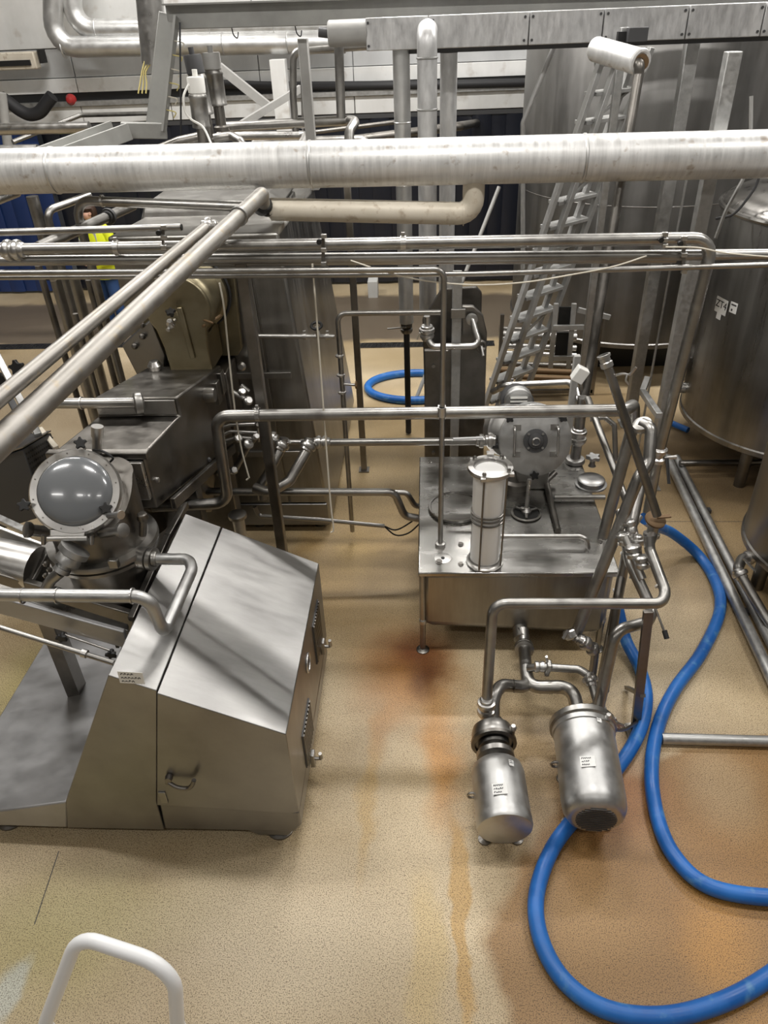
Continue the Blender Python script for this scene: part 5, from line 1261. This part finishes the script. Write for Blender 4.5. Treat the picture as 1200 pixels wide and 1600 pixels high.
# rack of stacked pipes under the tank
for k, (y_, r_, m_) in enumerate(((512, .03, 'steel_dark'), (521, .05, 'steel'), (538, .035, 'steel'), (549, .025, 'steel_bright'), (566, .03, 'steel_dark'), (576, .035, 'brown_rust'), (586, .03, 'brown_rust'))):
    lab = ['top dark pipe', 'flat bright pipe second from the top', 'brass-toned pipe third from the top', 'thin shiny pipe in the middle', 'dark pipe third from the bottom', 'rusty pipe second from the bottom', 'rusty bottom pipe'][k]
    pipe('racked_pipe', lab + ' of the low pipe bundle under the large tank', [A(780, y_ + 2, 7.9 - .05 * k), A(900, y_ + 6, 7.9 - .05 * k)], r_, m_, group='pipe bundle under the large tank')
rk = thing('pipe_rack', 'dark steel rack post holding the low pipe bundle', 'rack')
q = A(782, 545, 7.72)
for dx in (0, 1.05):
    MB().span((q.x + dx - .02, q.y - .02, 0), (q.x + dx + .02, q.y + .02, .95)).build('rack_post', 'steel_dark', rk)
MB().span((q.x, q.y - .02, .03), (q.x + 1.05, q.y + .02, .07)).build('rack_beam', 'steel_dark', rk)

# ================================================================== cable trays and beams at the top
def channel(parent, name, pts, w, h, mat, up):
    for a, b in zip(pts[:-1], pts[1:]):
        MB().bar(a, b, w, h, up).build(name, mat, parent, bevel=.008)
ct = thing('cable_tray', 'grey painted cable tray crossing the top and dropping at the left', 'cable tray')
c0, c1, c2, c3, c4 = A(1290, -2, 7.2), A(262, 27, 7.2), A(243, 205, 7.0), A(190, 203, 6.9), A(-60, 295, 5.9)
MB().bar(c0, c1, .06, .17).build('top_run', 'tray_grey', ct, bevel=.008)
MB().bar(c0 + V((0, -.06, .085)), c1 + V((0, -.06, .085)), .12, .012).build('top_flange', 'tray_grey', ct)
d_ = (c2 - c1).normalized()
MB().bar(c1 + V((.02, 0, .02)), c2, .17, .035, (0, 1, 0)).build('drop_web', 'tray_grey', ct, bevel=.006)
MB().bar(c1 + V((.09, -.06, .0)), c2 + V((.09, -.06, 0)), .02, .11, (0, 1, 0)).build('drop_flange', 'tray_grey', ct)
MB().bar(c2 + V((.1, 0, 0)), c3, .10, .12).build('corner_piece', 'tray_grey', ct, bevel=.006)
MB().bar(c3, c4, .30, .015).build('tray_floor', 'galvanised', ct)
dd_ = (c4 - c3).normalized(); sn = dd_.cross(V((0, 0, 1))).normalized()
for s_ in (-1, 1):
    MB().bar(c3 + sn * (.15 * s_), c4 + sn * (.15 * s_), .02, .13).build('tray_side', 'tray_grey', ct, bevel=.004)
for k in range(9):
    f_ = (k + .5) / 9; q = c1.lerp(c0, .05 + .9 * f_) - V((0, .03, .085))
    MB().tube(smooth([q, q + V((.01, 0, -.05)), q + V((.04, -.01, -.07)), q + V((.05, 0, -.03))], 4), .005, 6).build('cable_tie', 'rubber', ct)
for k in range(6):
    q = c1.lerp(c2, .2 + .12 * k) + V((.10, -.08, 0)); MB().tube(smooth([q, q + V((.08, -.02, -.02)), q + V((.05, 0, -.06))], 4), .005, 6).build('wire_end', 'yellow_wire' if k % 2 else 'string', ct)
cd = thing('cable_duct', 'perforated galvanised cable duct beam with screwed lids at the top right', 'cable tray')
e0, e1 = A(572, 54, 6.8), A(1290, 26, 6.8)
xs_ = [0, .14, .36, .52, .70, .86, 1.0]
for a, b in zip(xs_[:-1], xs_[1:]):
    p, q = e0.lerp(e1, a + .001), e0.lerp(e1, b - .001)
    o = MB().bar(p, q, .16, .215).build('duct_lid', 'galvanised_light', cd, bevel=.006)
    for f_ in (.04, .96):
        for s_ in (-1, 1):
            r_ = p.lerp(q, f_) + V((0, -.082, s_ * .075)); MB().cyl(r_, r_ - V((0, .006, 0)), .010, seg=8).build('screw', 'grey_dark', o)
MB().bar(e0 + V((.25, .05, -.125)), e1 + V((0, .05, -.125)), .10, .03).build('under_rail', 'grey_dark', cd)
bb = MB().box(A(995, 54, 6.5), (.14, .10, .09)).build('small_box', 'grey_dark', bevel=.004)
tag(bb, 'small dark box fixed to the front of the cable duct', 'box')
MB().box(A(975, 58, 6.55), (.10, .06, .07)).build('box_bracket', 'black', bb)
mt = thing('grey_drum_lamp', 'grey cylindrical casing mounted left of the cable duct', 'lamp')
MB().lathe([(.08, 0), (.09, .01), (.09, .30), (.08, .31)], A(513, 53, 6.8), (1, 0, 0), 24).build('casing', 'grey_paint', mt)
MB().cyl(A(498, 50, 6.8), A(514, 52, 6.8), .035, seg=14).build('neck', 'grey_dark', mt)
MB().bar(A(512, 38, 6.8), A(572, 37, 6.8), .05, .02).build('mount_rail', 'black', mt)
# wall ducts
w1 = pipe('wall_duct', 'silver clad duct on the back wall, lower one with the elbow at left', [A(83, -60, 11.4), A(83, 74, 11.4), A(540, 66, 11.4)], .125, 'clad_pipe', .24, seg=28)
w2 = pipe('wall_duct', 'silver clad duct on the back wall, upper one with the elbow at left', [A(108, -60, 11.5), A(116, 47, 11.5), A(540, 40, 11.5)], .125, 'clad_pipe', .24, seg=28)
for x_ in (100, 250, 350, 450): MB().lathe([(.125, -.01), (.131, 0), (.125, .01)], A(x_, 74 - (x_ - 83) * .0175, 11.4), (1, 0, 0), 28).build('seam_band', 'clad_pipe', w1)
for x_ in (152, 330, 430): MB().lathe([(.125, -.01), (.131, 0), (.125, .01)], A(x_, 47 - (x_ - 116) * .0165, 11.5), (1, 0, 0), 28).build('seam_band', 'clad_pipe', w2)
tag(MB().cyl(A(229, -60, 8.2), A(242, 100, 8.2), .125, seg=28).build('hanging_duct', 'steel_bright'), 'shiny vertical duct hanging in front of the wall at the top left', 'duct')
for k in range(3):
    cord('loose_wire', ['pale yellow loose wire below the hanging duct, left one', 'pale yellow loose wire below the hanging duct, middle one', 'pale yellow loose wire below the hanging duct, right one'][k], [A(226 + 6 * k, 96, 8.1), A(222 + 3 * k, 112, 8.1), A(219 + 5 * k, 130, 8.1), A(216 + 6 * k, 146, 8.1)], .007, 'yellow_wire')
fxl = thing('wall_heater', 'cream rusty slotted fixture on the back wall at the left edge', 'fixture')
MB().span(A(-40, 84, 11.6), A(66, 107, 11.75)).build('housing', 'cream_clad', fxl, bevel=.02)
MB().span(A(-40, 97, 11.57), A(50, 102, 11.61)).build('slot', 'black', fxl)
MB().span(A(60, 78, 11.7), A(72, 98, 11.9)).build('mount', 'black', fxl)
hl = tag(MB().tube(smooth([A(2, 152, 11.6), A(14, 160, 11.6), A(30, 172, 11.6), A(46, 179, 11.6), A(62, 175, 11.6), A(74, 160, 11.6), A(82, 150, 11.6)], 6), .085, 14).build('black_hose', 'rubber'), 'black corrugated hose drooping on the back wall at left', 'hose')
tag(MB().lathe([(.03, 0), (.07, .02), (.075, .06), (.04, .12), (.01, .13)], A(113, 155, 11.965), (0, -1, 0), 18).build('alarm_bell', 'red'), 'small red alarm bell on the white wall band', 'bell')
# dark cable bundle along the wall ledge
tag(MB().tube(smooth([A(340, 131, 11.90), A(420, 134, 11.90), A(520, 134, 11.90), A(700, 132, 11.90), A(830, 129, 11.90)], 8), .055, 12).build('cable_bundle', 'rubber'), 'thick black cable bundle along the wall ledge', 'cable')
sqpost('pale wall column beside the diagonal brace', A(438, 130, 11.3).x, 11.3, .20, 0, 3.2, 'wall_white')
dbr = tag(MB().bar(A(342, 104, 9.5), A(424, 170, 9.5), .09, .09).build('diagonal_brace', 'grey_paint'), 'grey diagonal steel brace right of the valve actuators', 'brace')
tag(MB().bar(A(360, 205, 9.0), A(470, 138, 9.4), .07, .07).build('diagonal_brace', 'grey_paint'), 'darker steel bar crossing below the diagonal brace', 'brace')
sqpost('dark upright channel hanging before the wall ducts', A(478, 120, 7.4).x, 7.4, .085, 2.3, 3.5, 'grey_paint')
# valve actuators
def actuator(label, xt, yt, xb, yb, Y, r, capmat, white):
    t = thing('valve_actuator', label, 'valve')
    a, b = A(xt, yt, Y), A(xb, yb, Y); ax = (b - a).normalized(); L = (b - a).length
    MB().lathe([(r * .3, -.05), (r * .3, 0), (r * .95, 0), (r, .01), (r, L * .20), (r * .9, L * .21)], a, ax, 24).build('cap', capmat, t)
    if white: MB().lathe([(r * .98, L * .22), (r * 1.0, L * .40)], a, ax, 24).build('white_collar', 'white_plastic', t)
    MB().lathe([(r * .9, L * .21), (r * 1.05, L * .24), (r * 1.05, L * .27), (r, L * .28), (r, L * .62), (r * 1.05, L * .63), (r * 1.05, L * .66), (r * .6, L * .67)], a, ax, 24).build('cylinder', 'steel', t)
    MB().lathe([(r * .62, L * .66), (r * .62, L * .92), (r * .9, L * .94), (r * .9, L)], a, ax, 20).build('neck', 'steel_dark', t)
    return t
actuator('dark-capped steel valve actuator, rear left of the group above the silver pipe', 300, 85, 330, 225, 6.9, .072, 'grey_dark', False)
actuator('steel valve actuator with a grey square-shouldered cap, right one of the group', 329, 82, 347, 205, 7.2, .075, 'grey_paint', False)
actuator('steel valve actuator with a white collar, front one of the group', 305, 120, 320, 238, 6.6, .068, 'white_plastic', True)
cord('control_line', 'white control line drooping from the collared valve actuator', [A(295, 132, 6.55), A(287, 150, 6.5), A(289, 172, 6.5), A(298, 186, 6.5), A(318, 200, 6.5), A(333, 232, 6.4)], .009, 'white_plastic')
# pipes at wall height in the background
bg = [
 ('steel pipe with a short end bend behind the valve actuators', [A(345, 199, 7.6), A(545, 188, 7.6), A(556, 190, 7.5), A(546, 205, 7.4), A(545, 240, 7.3)], .045, 'steel', .07),
 ('pale steel pipe low behind the silver pipe near the actuators', [A(340, 213, 7.9), A(480, 211, 7.9), A(470, 228, 7.6)], .040, 'steel_bright', .07),
 ('steel pipe just above the silver pipe in the middle', [A(395, 224, 8.2), A(570, 219, 8.2), A(576, 240, 8.1)], .050, 'steel', .08),
 ('long dim pipe rising to the right before the dark curtain', [A(480, 228, 9.2), A(720, 197, 9.8), A(745, 192, 11.95)], .05, 'steel_dark', .08),
 ('thin dim pipe rising to the right before the dark curtain', [A(480, 208, 9.4), A(640, 188, 9.8)], .025, 'steel_dark', .08),
 ('steel pipe with a bend near the dark upright channel', [A(575, 72, 7.6), A(458, 80, 7.6), A(458, 150, 7.6), A(462, 205, 7.6)], .032, 'steel', .08),
 ('slim vertical steel pipe with a union below the grey casing', [A(529, 62, 7.0), A(533, 184, 7.0)], .038, 'steel', .08),
 ('bright pipe crossing at the far left above the silver pipe', [A(-40, 203, 9.0), A(140, 199, 9.0)], .06, 'steel_bright', .08),
 ('lower bright pipe crossing at the far left above the silver pipe', [A(-40, 236, 8.0), A(60, 234, 8.0)], .05, 'steel_bright', .08),
 ('bent grey rail pipe before the white wall band at left', [A(20, 222, 9.6), A(125, 180, 10.4), A(240, 177, 11.93)], .028, 'steel', .1),
 ('dark upright pipe at the far left edge', [A(2, 145, 10.5), A(14, 240, 10.5)], .06, 'grey_paint', .1),
 ('curved steel pipe hooking down by the actuators', [A(335, 216, 6.7), A(362, 212, 6.7), A(378, 222, 6.6), A(384, 245, 6.6)], .035, 'steel', .06),
 ('slanted dark pipe leading from the tray to the actuators', [A(240, 238, 6.8), A(280, 222, 6.8), A(318, 214, 6.8)], .045, 'steel_dark', .06),
 ('slim steel pipe between the wall column and the upright channel', [A(470, 85, 8.0), A(474, 215, 8.0)], .012, 'steel', .06),
]
for lab, pts, r_, m_, bd in bg: pipe('background_pipe', lab, pts, r_, m_, bd)
cs_ = tag(MB().span(A(574, 440, 11.3), A(592, 459, 11.55)).build('cable_box', 'wall_white', bevel=.01), 'small white cabinet on the floor before the dark curtain', 'cabinet')
# ================================================================== things at the far left edge
pb = thing('perforated_guard', 'dark box with a perforated side panel at the left edge', 'guard')
pa, pb1, pc = A(-60, 735, 4.3), A(36, 702, 4.3), A(80, 672, 4.9)
MB().prism([A(-60, 735, 4.3), A(36, 702, 4.3), A(80, 676, 4.75), A(-10, 690, 4.9)], (0, 0, -.55)).build('box_body', 'grey_dark', pb, bevel=.008)
MB().prism([A(-60, 732, 4.29), A(36, 700, 4.29), A(80, 674, 4.76), A(-10, 688, 4.91)], (0, 0, .008)).build('box_lid', 'steel_sheet', pb)
n_ = (A(80, 676, 4.75) - A(36, 702, 4.3)); n2_ = n_.normalized(); out_ = n2_.cross(V((0, 0, 1))).normalized()
if out_.x < 0: out_ = -out_
g = MB(); base_ = A(36, 702, 4.3)
for i in range(14):
    for j in range(13):
        c = base_ + n_ * ((i + .5) / 14) + V((0, 0, -.04 - .04 * j)) + out_ * .004
        g.lathe([(.009, 0), (.009, .002)], c, out_, 6)
tag(g.build('perforations', 'black', pb), kind='stuff')
for (x, y) in ((pa.x + .05, pa.y + .05), (pc.x - .05, pc.y - .1)): MB().span((x - .02, y - .02, 0), (x + .02, y + .02, pa.z - .4)).build('leg', 'steel_dark', pb)
tag(MB().bar(A(-30, 797, 4.0), A(47, 833, 3.7), .05, .03).build('flat_bar', 'galvanised', bevel=.004), 'flat pale bar beside the sight glass at the left edge', 'bar')
lf = thing('tilted_stand', 'tilted pale frame bars behind the diagonal pipes at left', 'frame')
MB().bar(A(-10, 545, 5.2), A(60, 680, 4.6), .05, .04).build('frame_bar', 'galvanised', lf, bevel=.004)
MB().bar(A(-15, 565, 5.3), A(45, 680, 4.8), .05, .04).build('frame_bar', 'grey_dark', lf, bevel=.004)
MB().bar(A(62, 670, 4.8), A(88, 700, 4.6), .04, .03).build('frame_bar', 'cream_clad', lf, bevel=.004)
star_knob(lf, A(28, 574, 5.1), (0, -1, .3), .06)
star_knob(lf, A(4, 592, 5.1), (0, -1, .3), .05)
# white guard hoop in the foreground
hp_ = [Az(62, 1660, 1.30), Az(70, 1600, 1.45), Az(122, 1462, 1.75), Az(272, 1512, 1.75), Az(277, 1600, 1.50), Az(277, 1680, 1.2)]
hp_[0] = V((hp_[1].x - .02, hp_[1].y + .02, 0)); hp_[5] = V((hp_[4].x + .01, hp_[4].y + .02, 0))
gh = pipe('guard_hoop', 'white painted tubular hoop rising in the bottom left corner', hp_, .0185, 'white_paint', .085, cat='rail', seg=20)
for p in (hp_[0], hp_[5]): MB().lathe([(.05, 0), (.05, .01), (.02, .012)], p, (0, 0, 1), 16).build('base_plate', 'white_paint', gh)

# ================================================================== worker in the aisle
def skin_mesh(name, mat, parent, nodes, edges, sub=2, root=0):
    """nodes: [(point, radius or (rx, ry))]; grown with the Skin modifier"""
    me = bpy.data.meshes.new(name)
    me.from_pydata([tuple(n[0]) for n in nodes], edges, [])
    o = bpy.data.objects.new(name, me); COL.objects.link(o)
    o.parent = parent
    o.modifiers.new('skin', 'SKIN')
    if not me.skin_vertices: me.attributes.new('skin', 'FLOAT', 'POINT')
    sv = me.skin_vertices[0].data
    for i, n in enumerate(nodes):
        r = n[1] if isinstance(n[1], tuple) else (n[1], n[1])
        sv[i].radius = r; sv[i].use_root = (i == root)
    o.modifiers['skin'].use_smooth_shade = True
    s_ = o.modifiers.new('sub', 'SUBSURF'); s_.levels = sub; s_.render_levels = sub
    me.materials.append(MATS[mat])
    return o
PX, PY = -4.47, 10.2
fa = V((-.35, -.94, 0)).normalized(); sdv = V((fa.y, -fa.x, 0)) * -1     # facing, and the worker's left as seen from the camera's right
sdv = V((-fa.y, fa.x, 0)); 
if sdv.x < 0: sdv = -sdv
def W(s_, f_, z): return V((PX, PY, 0)) + sdv * s_ + fa * f_ + V((0, 0, z))
pr = thing('person', 'worker in a yellow hi-vis jacket and blue jeans standing in the far aisle', 'person')
# body
bn = [(W(0, 0, .92), .11), (W(0, .01, 1.12), .11), (W(0, .0, 1.33), .12), (W(0, .0, 1.44), .055), (W(-.005, .02, 1.50), .056), (W(-.01, .05, 1.555), (.074, .082)), (W(-.01, .045, 1.62), (.080, .086))]
be = [(0, 1), (1, 2), (2, 3), (3, 4), (4, 5), (5, 6)]
def limb(nodes, start):
    global bn, be
    p = start
    for n in nodes:
        bn.append(n); be.append((p, len(bn) - 1)); p = len(bn) - 1
    return p
for s_ in (-1, 1):
    limb([(W(.09 * s_, 0, .86), .085), (W(.10 * s_, .02, .50), .060), (W(.11 * s_, -.01, .12), .045), (W(.11 * s_, .06, .05), .040), (W(.115 * s_, .16, .035), .035)], 0)
    w_ = limb([(W(.15 * s_, 0, 1.38), .062), (W(.235 * s_, -.01, 1.22), .048), (W(.285 * s_, -.02, 1.08), .042), (W(.22 * s_, .12, 1.00), .036), (W(.13 * s_, .21, .985), .028), (W(.10 * s_, .245, .985), (.034, .020))], 2)
    for k in range(4):
        o_ = (k - 1.5) * .017
        limb([(W((.075 - .008 * abs(k - 1)) * s_, .262, .985 + o_), .0085), (W((.05 - .004 * abs(k - 1)) * s_, .262, .98 + o_), .0075), (W((.035) * s_, .25, .976 + o_), .0065)], w_)
    limb([(W(.105 * s_, .25, 1.02), .0095), (W(.08 * s_, .262, 1.035), .008)], w_)
body_o = skin_mesh('body', 'skin', pr, bn, be)
# face: eyes, brows, nose, mouth, ears as small pieces on the head
hc = W(-.01, .045, 1.59)
hf = (fa * .88 - sdv * .48).normalized(); hs_ = V((-hf.y, hf.x, 0))
if hs_.dot(sdv) < 0: hs_ = -hs_
def Hd(s_, f_, z): return hc + hs_ * s_ + hf * f_ + V((0, 0, z))
MB().lathe([(.014, 0), (.012, .02), (.004, .045)], Hd(0, .088, -.028), (0, 0, 1), 10).build('nose', 'skin', pr)
for s_ in (-1, 1):
    e_ = MB().lathe([(.001, -.009), (.008, -.004), (.009, 0), (.008, .004), (.001, .009)], Hd(.030 * s_, .076, .010), hs_, 10).build('eye', 'eye_white', pr)
    MB().lathe([(.005, 0), (.004, .003)], Hd(.030 * s_, .083, .010), hf, 8).build('iris', 'hair', e_)
    MB().bar(Hd(.018 * s_, .084, .027), Hd(.044 * s_, .074, .029), .006, .006).build('eyebrow', 'hair', pr)
    MB().lathe([(.004, -.008), (.022, 0), (.016, .008)], Hd(.083 * s_, -.002, .0), hs_, 12).build('ear', 'skin', pr)
MB().bar(Hd(-.022, .080, -.052), Hd(.022, .080, -.052), .008, .010).build('mouth', 'lip', pr)
# hair: shell over skull with a bob at the back
hm = MB(); rows = []
for i in range(9):
    th = math.radians(-38 + 128 * i / 8)
    ring_ = []
    for k in range(24):
        ph = 2 * math.pi * k / 24
        f_ = math.cos(ph); r_ = .098 * math.cos(th)
        zz = .105 * math.sin(th) + .02
        if f_ > .0 and zz < .062: r_ *= .60                      # leave the face open
        if f_ < -.1: r_ *= 1.14
        ring_.append(Hd(r_ * math.sin(ph), r_ * f_ * 1.05 - .008, zz + (-.03 if f_ < 0 and i < 3 else 0)))
    rows.append(ring_)
o_ = 0
hm.v = [p for r_ in rows for p in r_]
for i in range(8):
    for k in range(24): hm.f.append((i * 24 + k, i * 24 + (k + 1) % 24, (i + 1) * 24 + (k + 1) % 24, (i + 1) * 24 + k))
hm.f.append(tuple(8 * 24 + k for k in range(24)))
hm.build('hair', 'hair', pr)
# jacket
def loft(secs, seg=28):
    m = MB()
    for (c, a, b) in secs:
        for k in range(seg):
            t = 2 * math.pi * k / seg; m.v.append(c + sdv * (a * math.cos(t)) + fa * (b * math.sin(t)))
    for i in range(len(secs) - 1):
        for k in range(seg): m.f.append((i * seg + k, i * seg + (k + 1) % seg, (i + 1) * seg + (k + 1) % seg, (i + 1) * seg + k))
    m.f.append(tuple(range(seg - 1, -1, -1))); m.f.append(tuple((len(secs) - 1) * seg + k for k in range(seg)))
    return m
jk = loft([(W(0, .005, .74), .22, .155), (W(0, .01, .80), .225, .16), (W(0, .01, 1.0), .21, .15), (W(0, .005, 1.2), .215, .155), (W(0, 0, 1.34), .215, .14), (W(0, 0, 1.42), .17, .11), (W(0, 0, 1.455), .085, .08), (W(0, .01, 1.50), .07, .07)])
jo = jk.build('hi_vis_jacket', 'hivis', pr, label='yellow hi-vis jacket')
loft([(W(0, .005, .775), .226, .162), (W(0, .01, .83), .227, .164)]).build('reflective_band', 'hivis_band', jo)
loft([(W(0, .01, 1.03), .214, .154), (W(0, .01, 1.085), .215, .156)]).build('reflective_band', 'hivis_band', jo)
for s_ in (-1, 1):
    sl_ = MB().tube(smooth([W(.13 * s_, 0, 1.40), W(.195 * s_, -.005, 1.34), W(.245 * s_, -.015, 1.20), W(.29 * s_, -.02, 1.08), W(.22 * s_, .12, 1.00), W(.145 * s_, .195, .985)], 5), [.075] * 6 + [.070] * 10 + [.060] * 5 + [.055] * 5, 16).build('sleeve', 'hivis', jo)
    MB().tube([W(.237 * s_, -.012, 1.225), W(.260 * s_, -.017, 1.165)], .074, 16).build('reflective_band', 'hivis_band', sl_)
    MB().bar(W(.10 * s_, .128, 1.08), W(.09 * s_, .118, 1.38), .045, .02, fa).build('reflective_band', 'hivis_band', jo)
MB().bar(W(0, .158, .76), W(0, .145, 1.40), .012, .012, fa).build('zip', 'grey_dark', jo)
# jeans and shoes
je = loft([(W(0, 0, .72), .165, .12), (W(0, 0, .86), .17, .125), (W(0, 0, .98), .15, .11)]).build('jeans', 'jeans', pr, label='blue denim jeans')
for s_ in (-1, 1):
    MB().tube([W(.085 * s_, 0, .84), W(.092 * s_, .01, .66), W(.10 * s_, .02, .48), W(.107 * s_, .0, .28), W(.11 * s_, -.01, .09)], [.098, .090, .076, .068, .066], 18).build('trouser_leg', 'jeans', je)
    sh_ = MB().lathe([(.03, 0), (.05, .03), (.052, .12), (.048, .20), (.03, .255), (.01, .27)], W(.11 * s_, -.09, .048), fa, 16); 
    for v_ in sh_.v: v_.z = max(0.0, v_.z)
    sh_.build('safety_shoe', 'black', pr)

# ------------------------------------------------------------------ put every thing's origin at its base
bpy.context.view_layer.update()
def _tree(o):
    out = [o]
    for c in o.children: out += _tree(c)
    return out
for root in [o for o in COL.objects if o.parent is None and o.type in ('MESH', 'EMPTY')]:
    tr = _tree(root)
    pts = [o.matrix_world @ v.co for o in tr if o.type == 'MESH' for v in o.data.vertices]
    if not pts: continue
    lo = V([min(p[i] for p in pts) for i in range(3)]); hi = V([max(p[i] for p in pts) for i in range(3)])
    base = V(((lo.x + hi.x) / 2, (lo.y + hi.y) / 2, lo.z))
    T = Matrix.Translation(-base)
    done = set()
    for o in tr:
        if o.type != 'MESH': continue
        if o.get('_inst'):
            o.location = o.location - base
            continue
        if o.data.name in done: continue
        done.add(o.data.name); o.data.transform(T)
    root.location = base
for o in COL.objects:
    if '_inst' in o: del o['_inst']
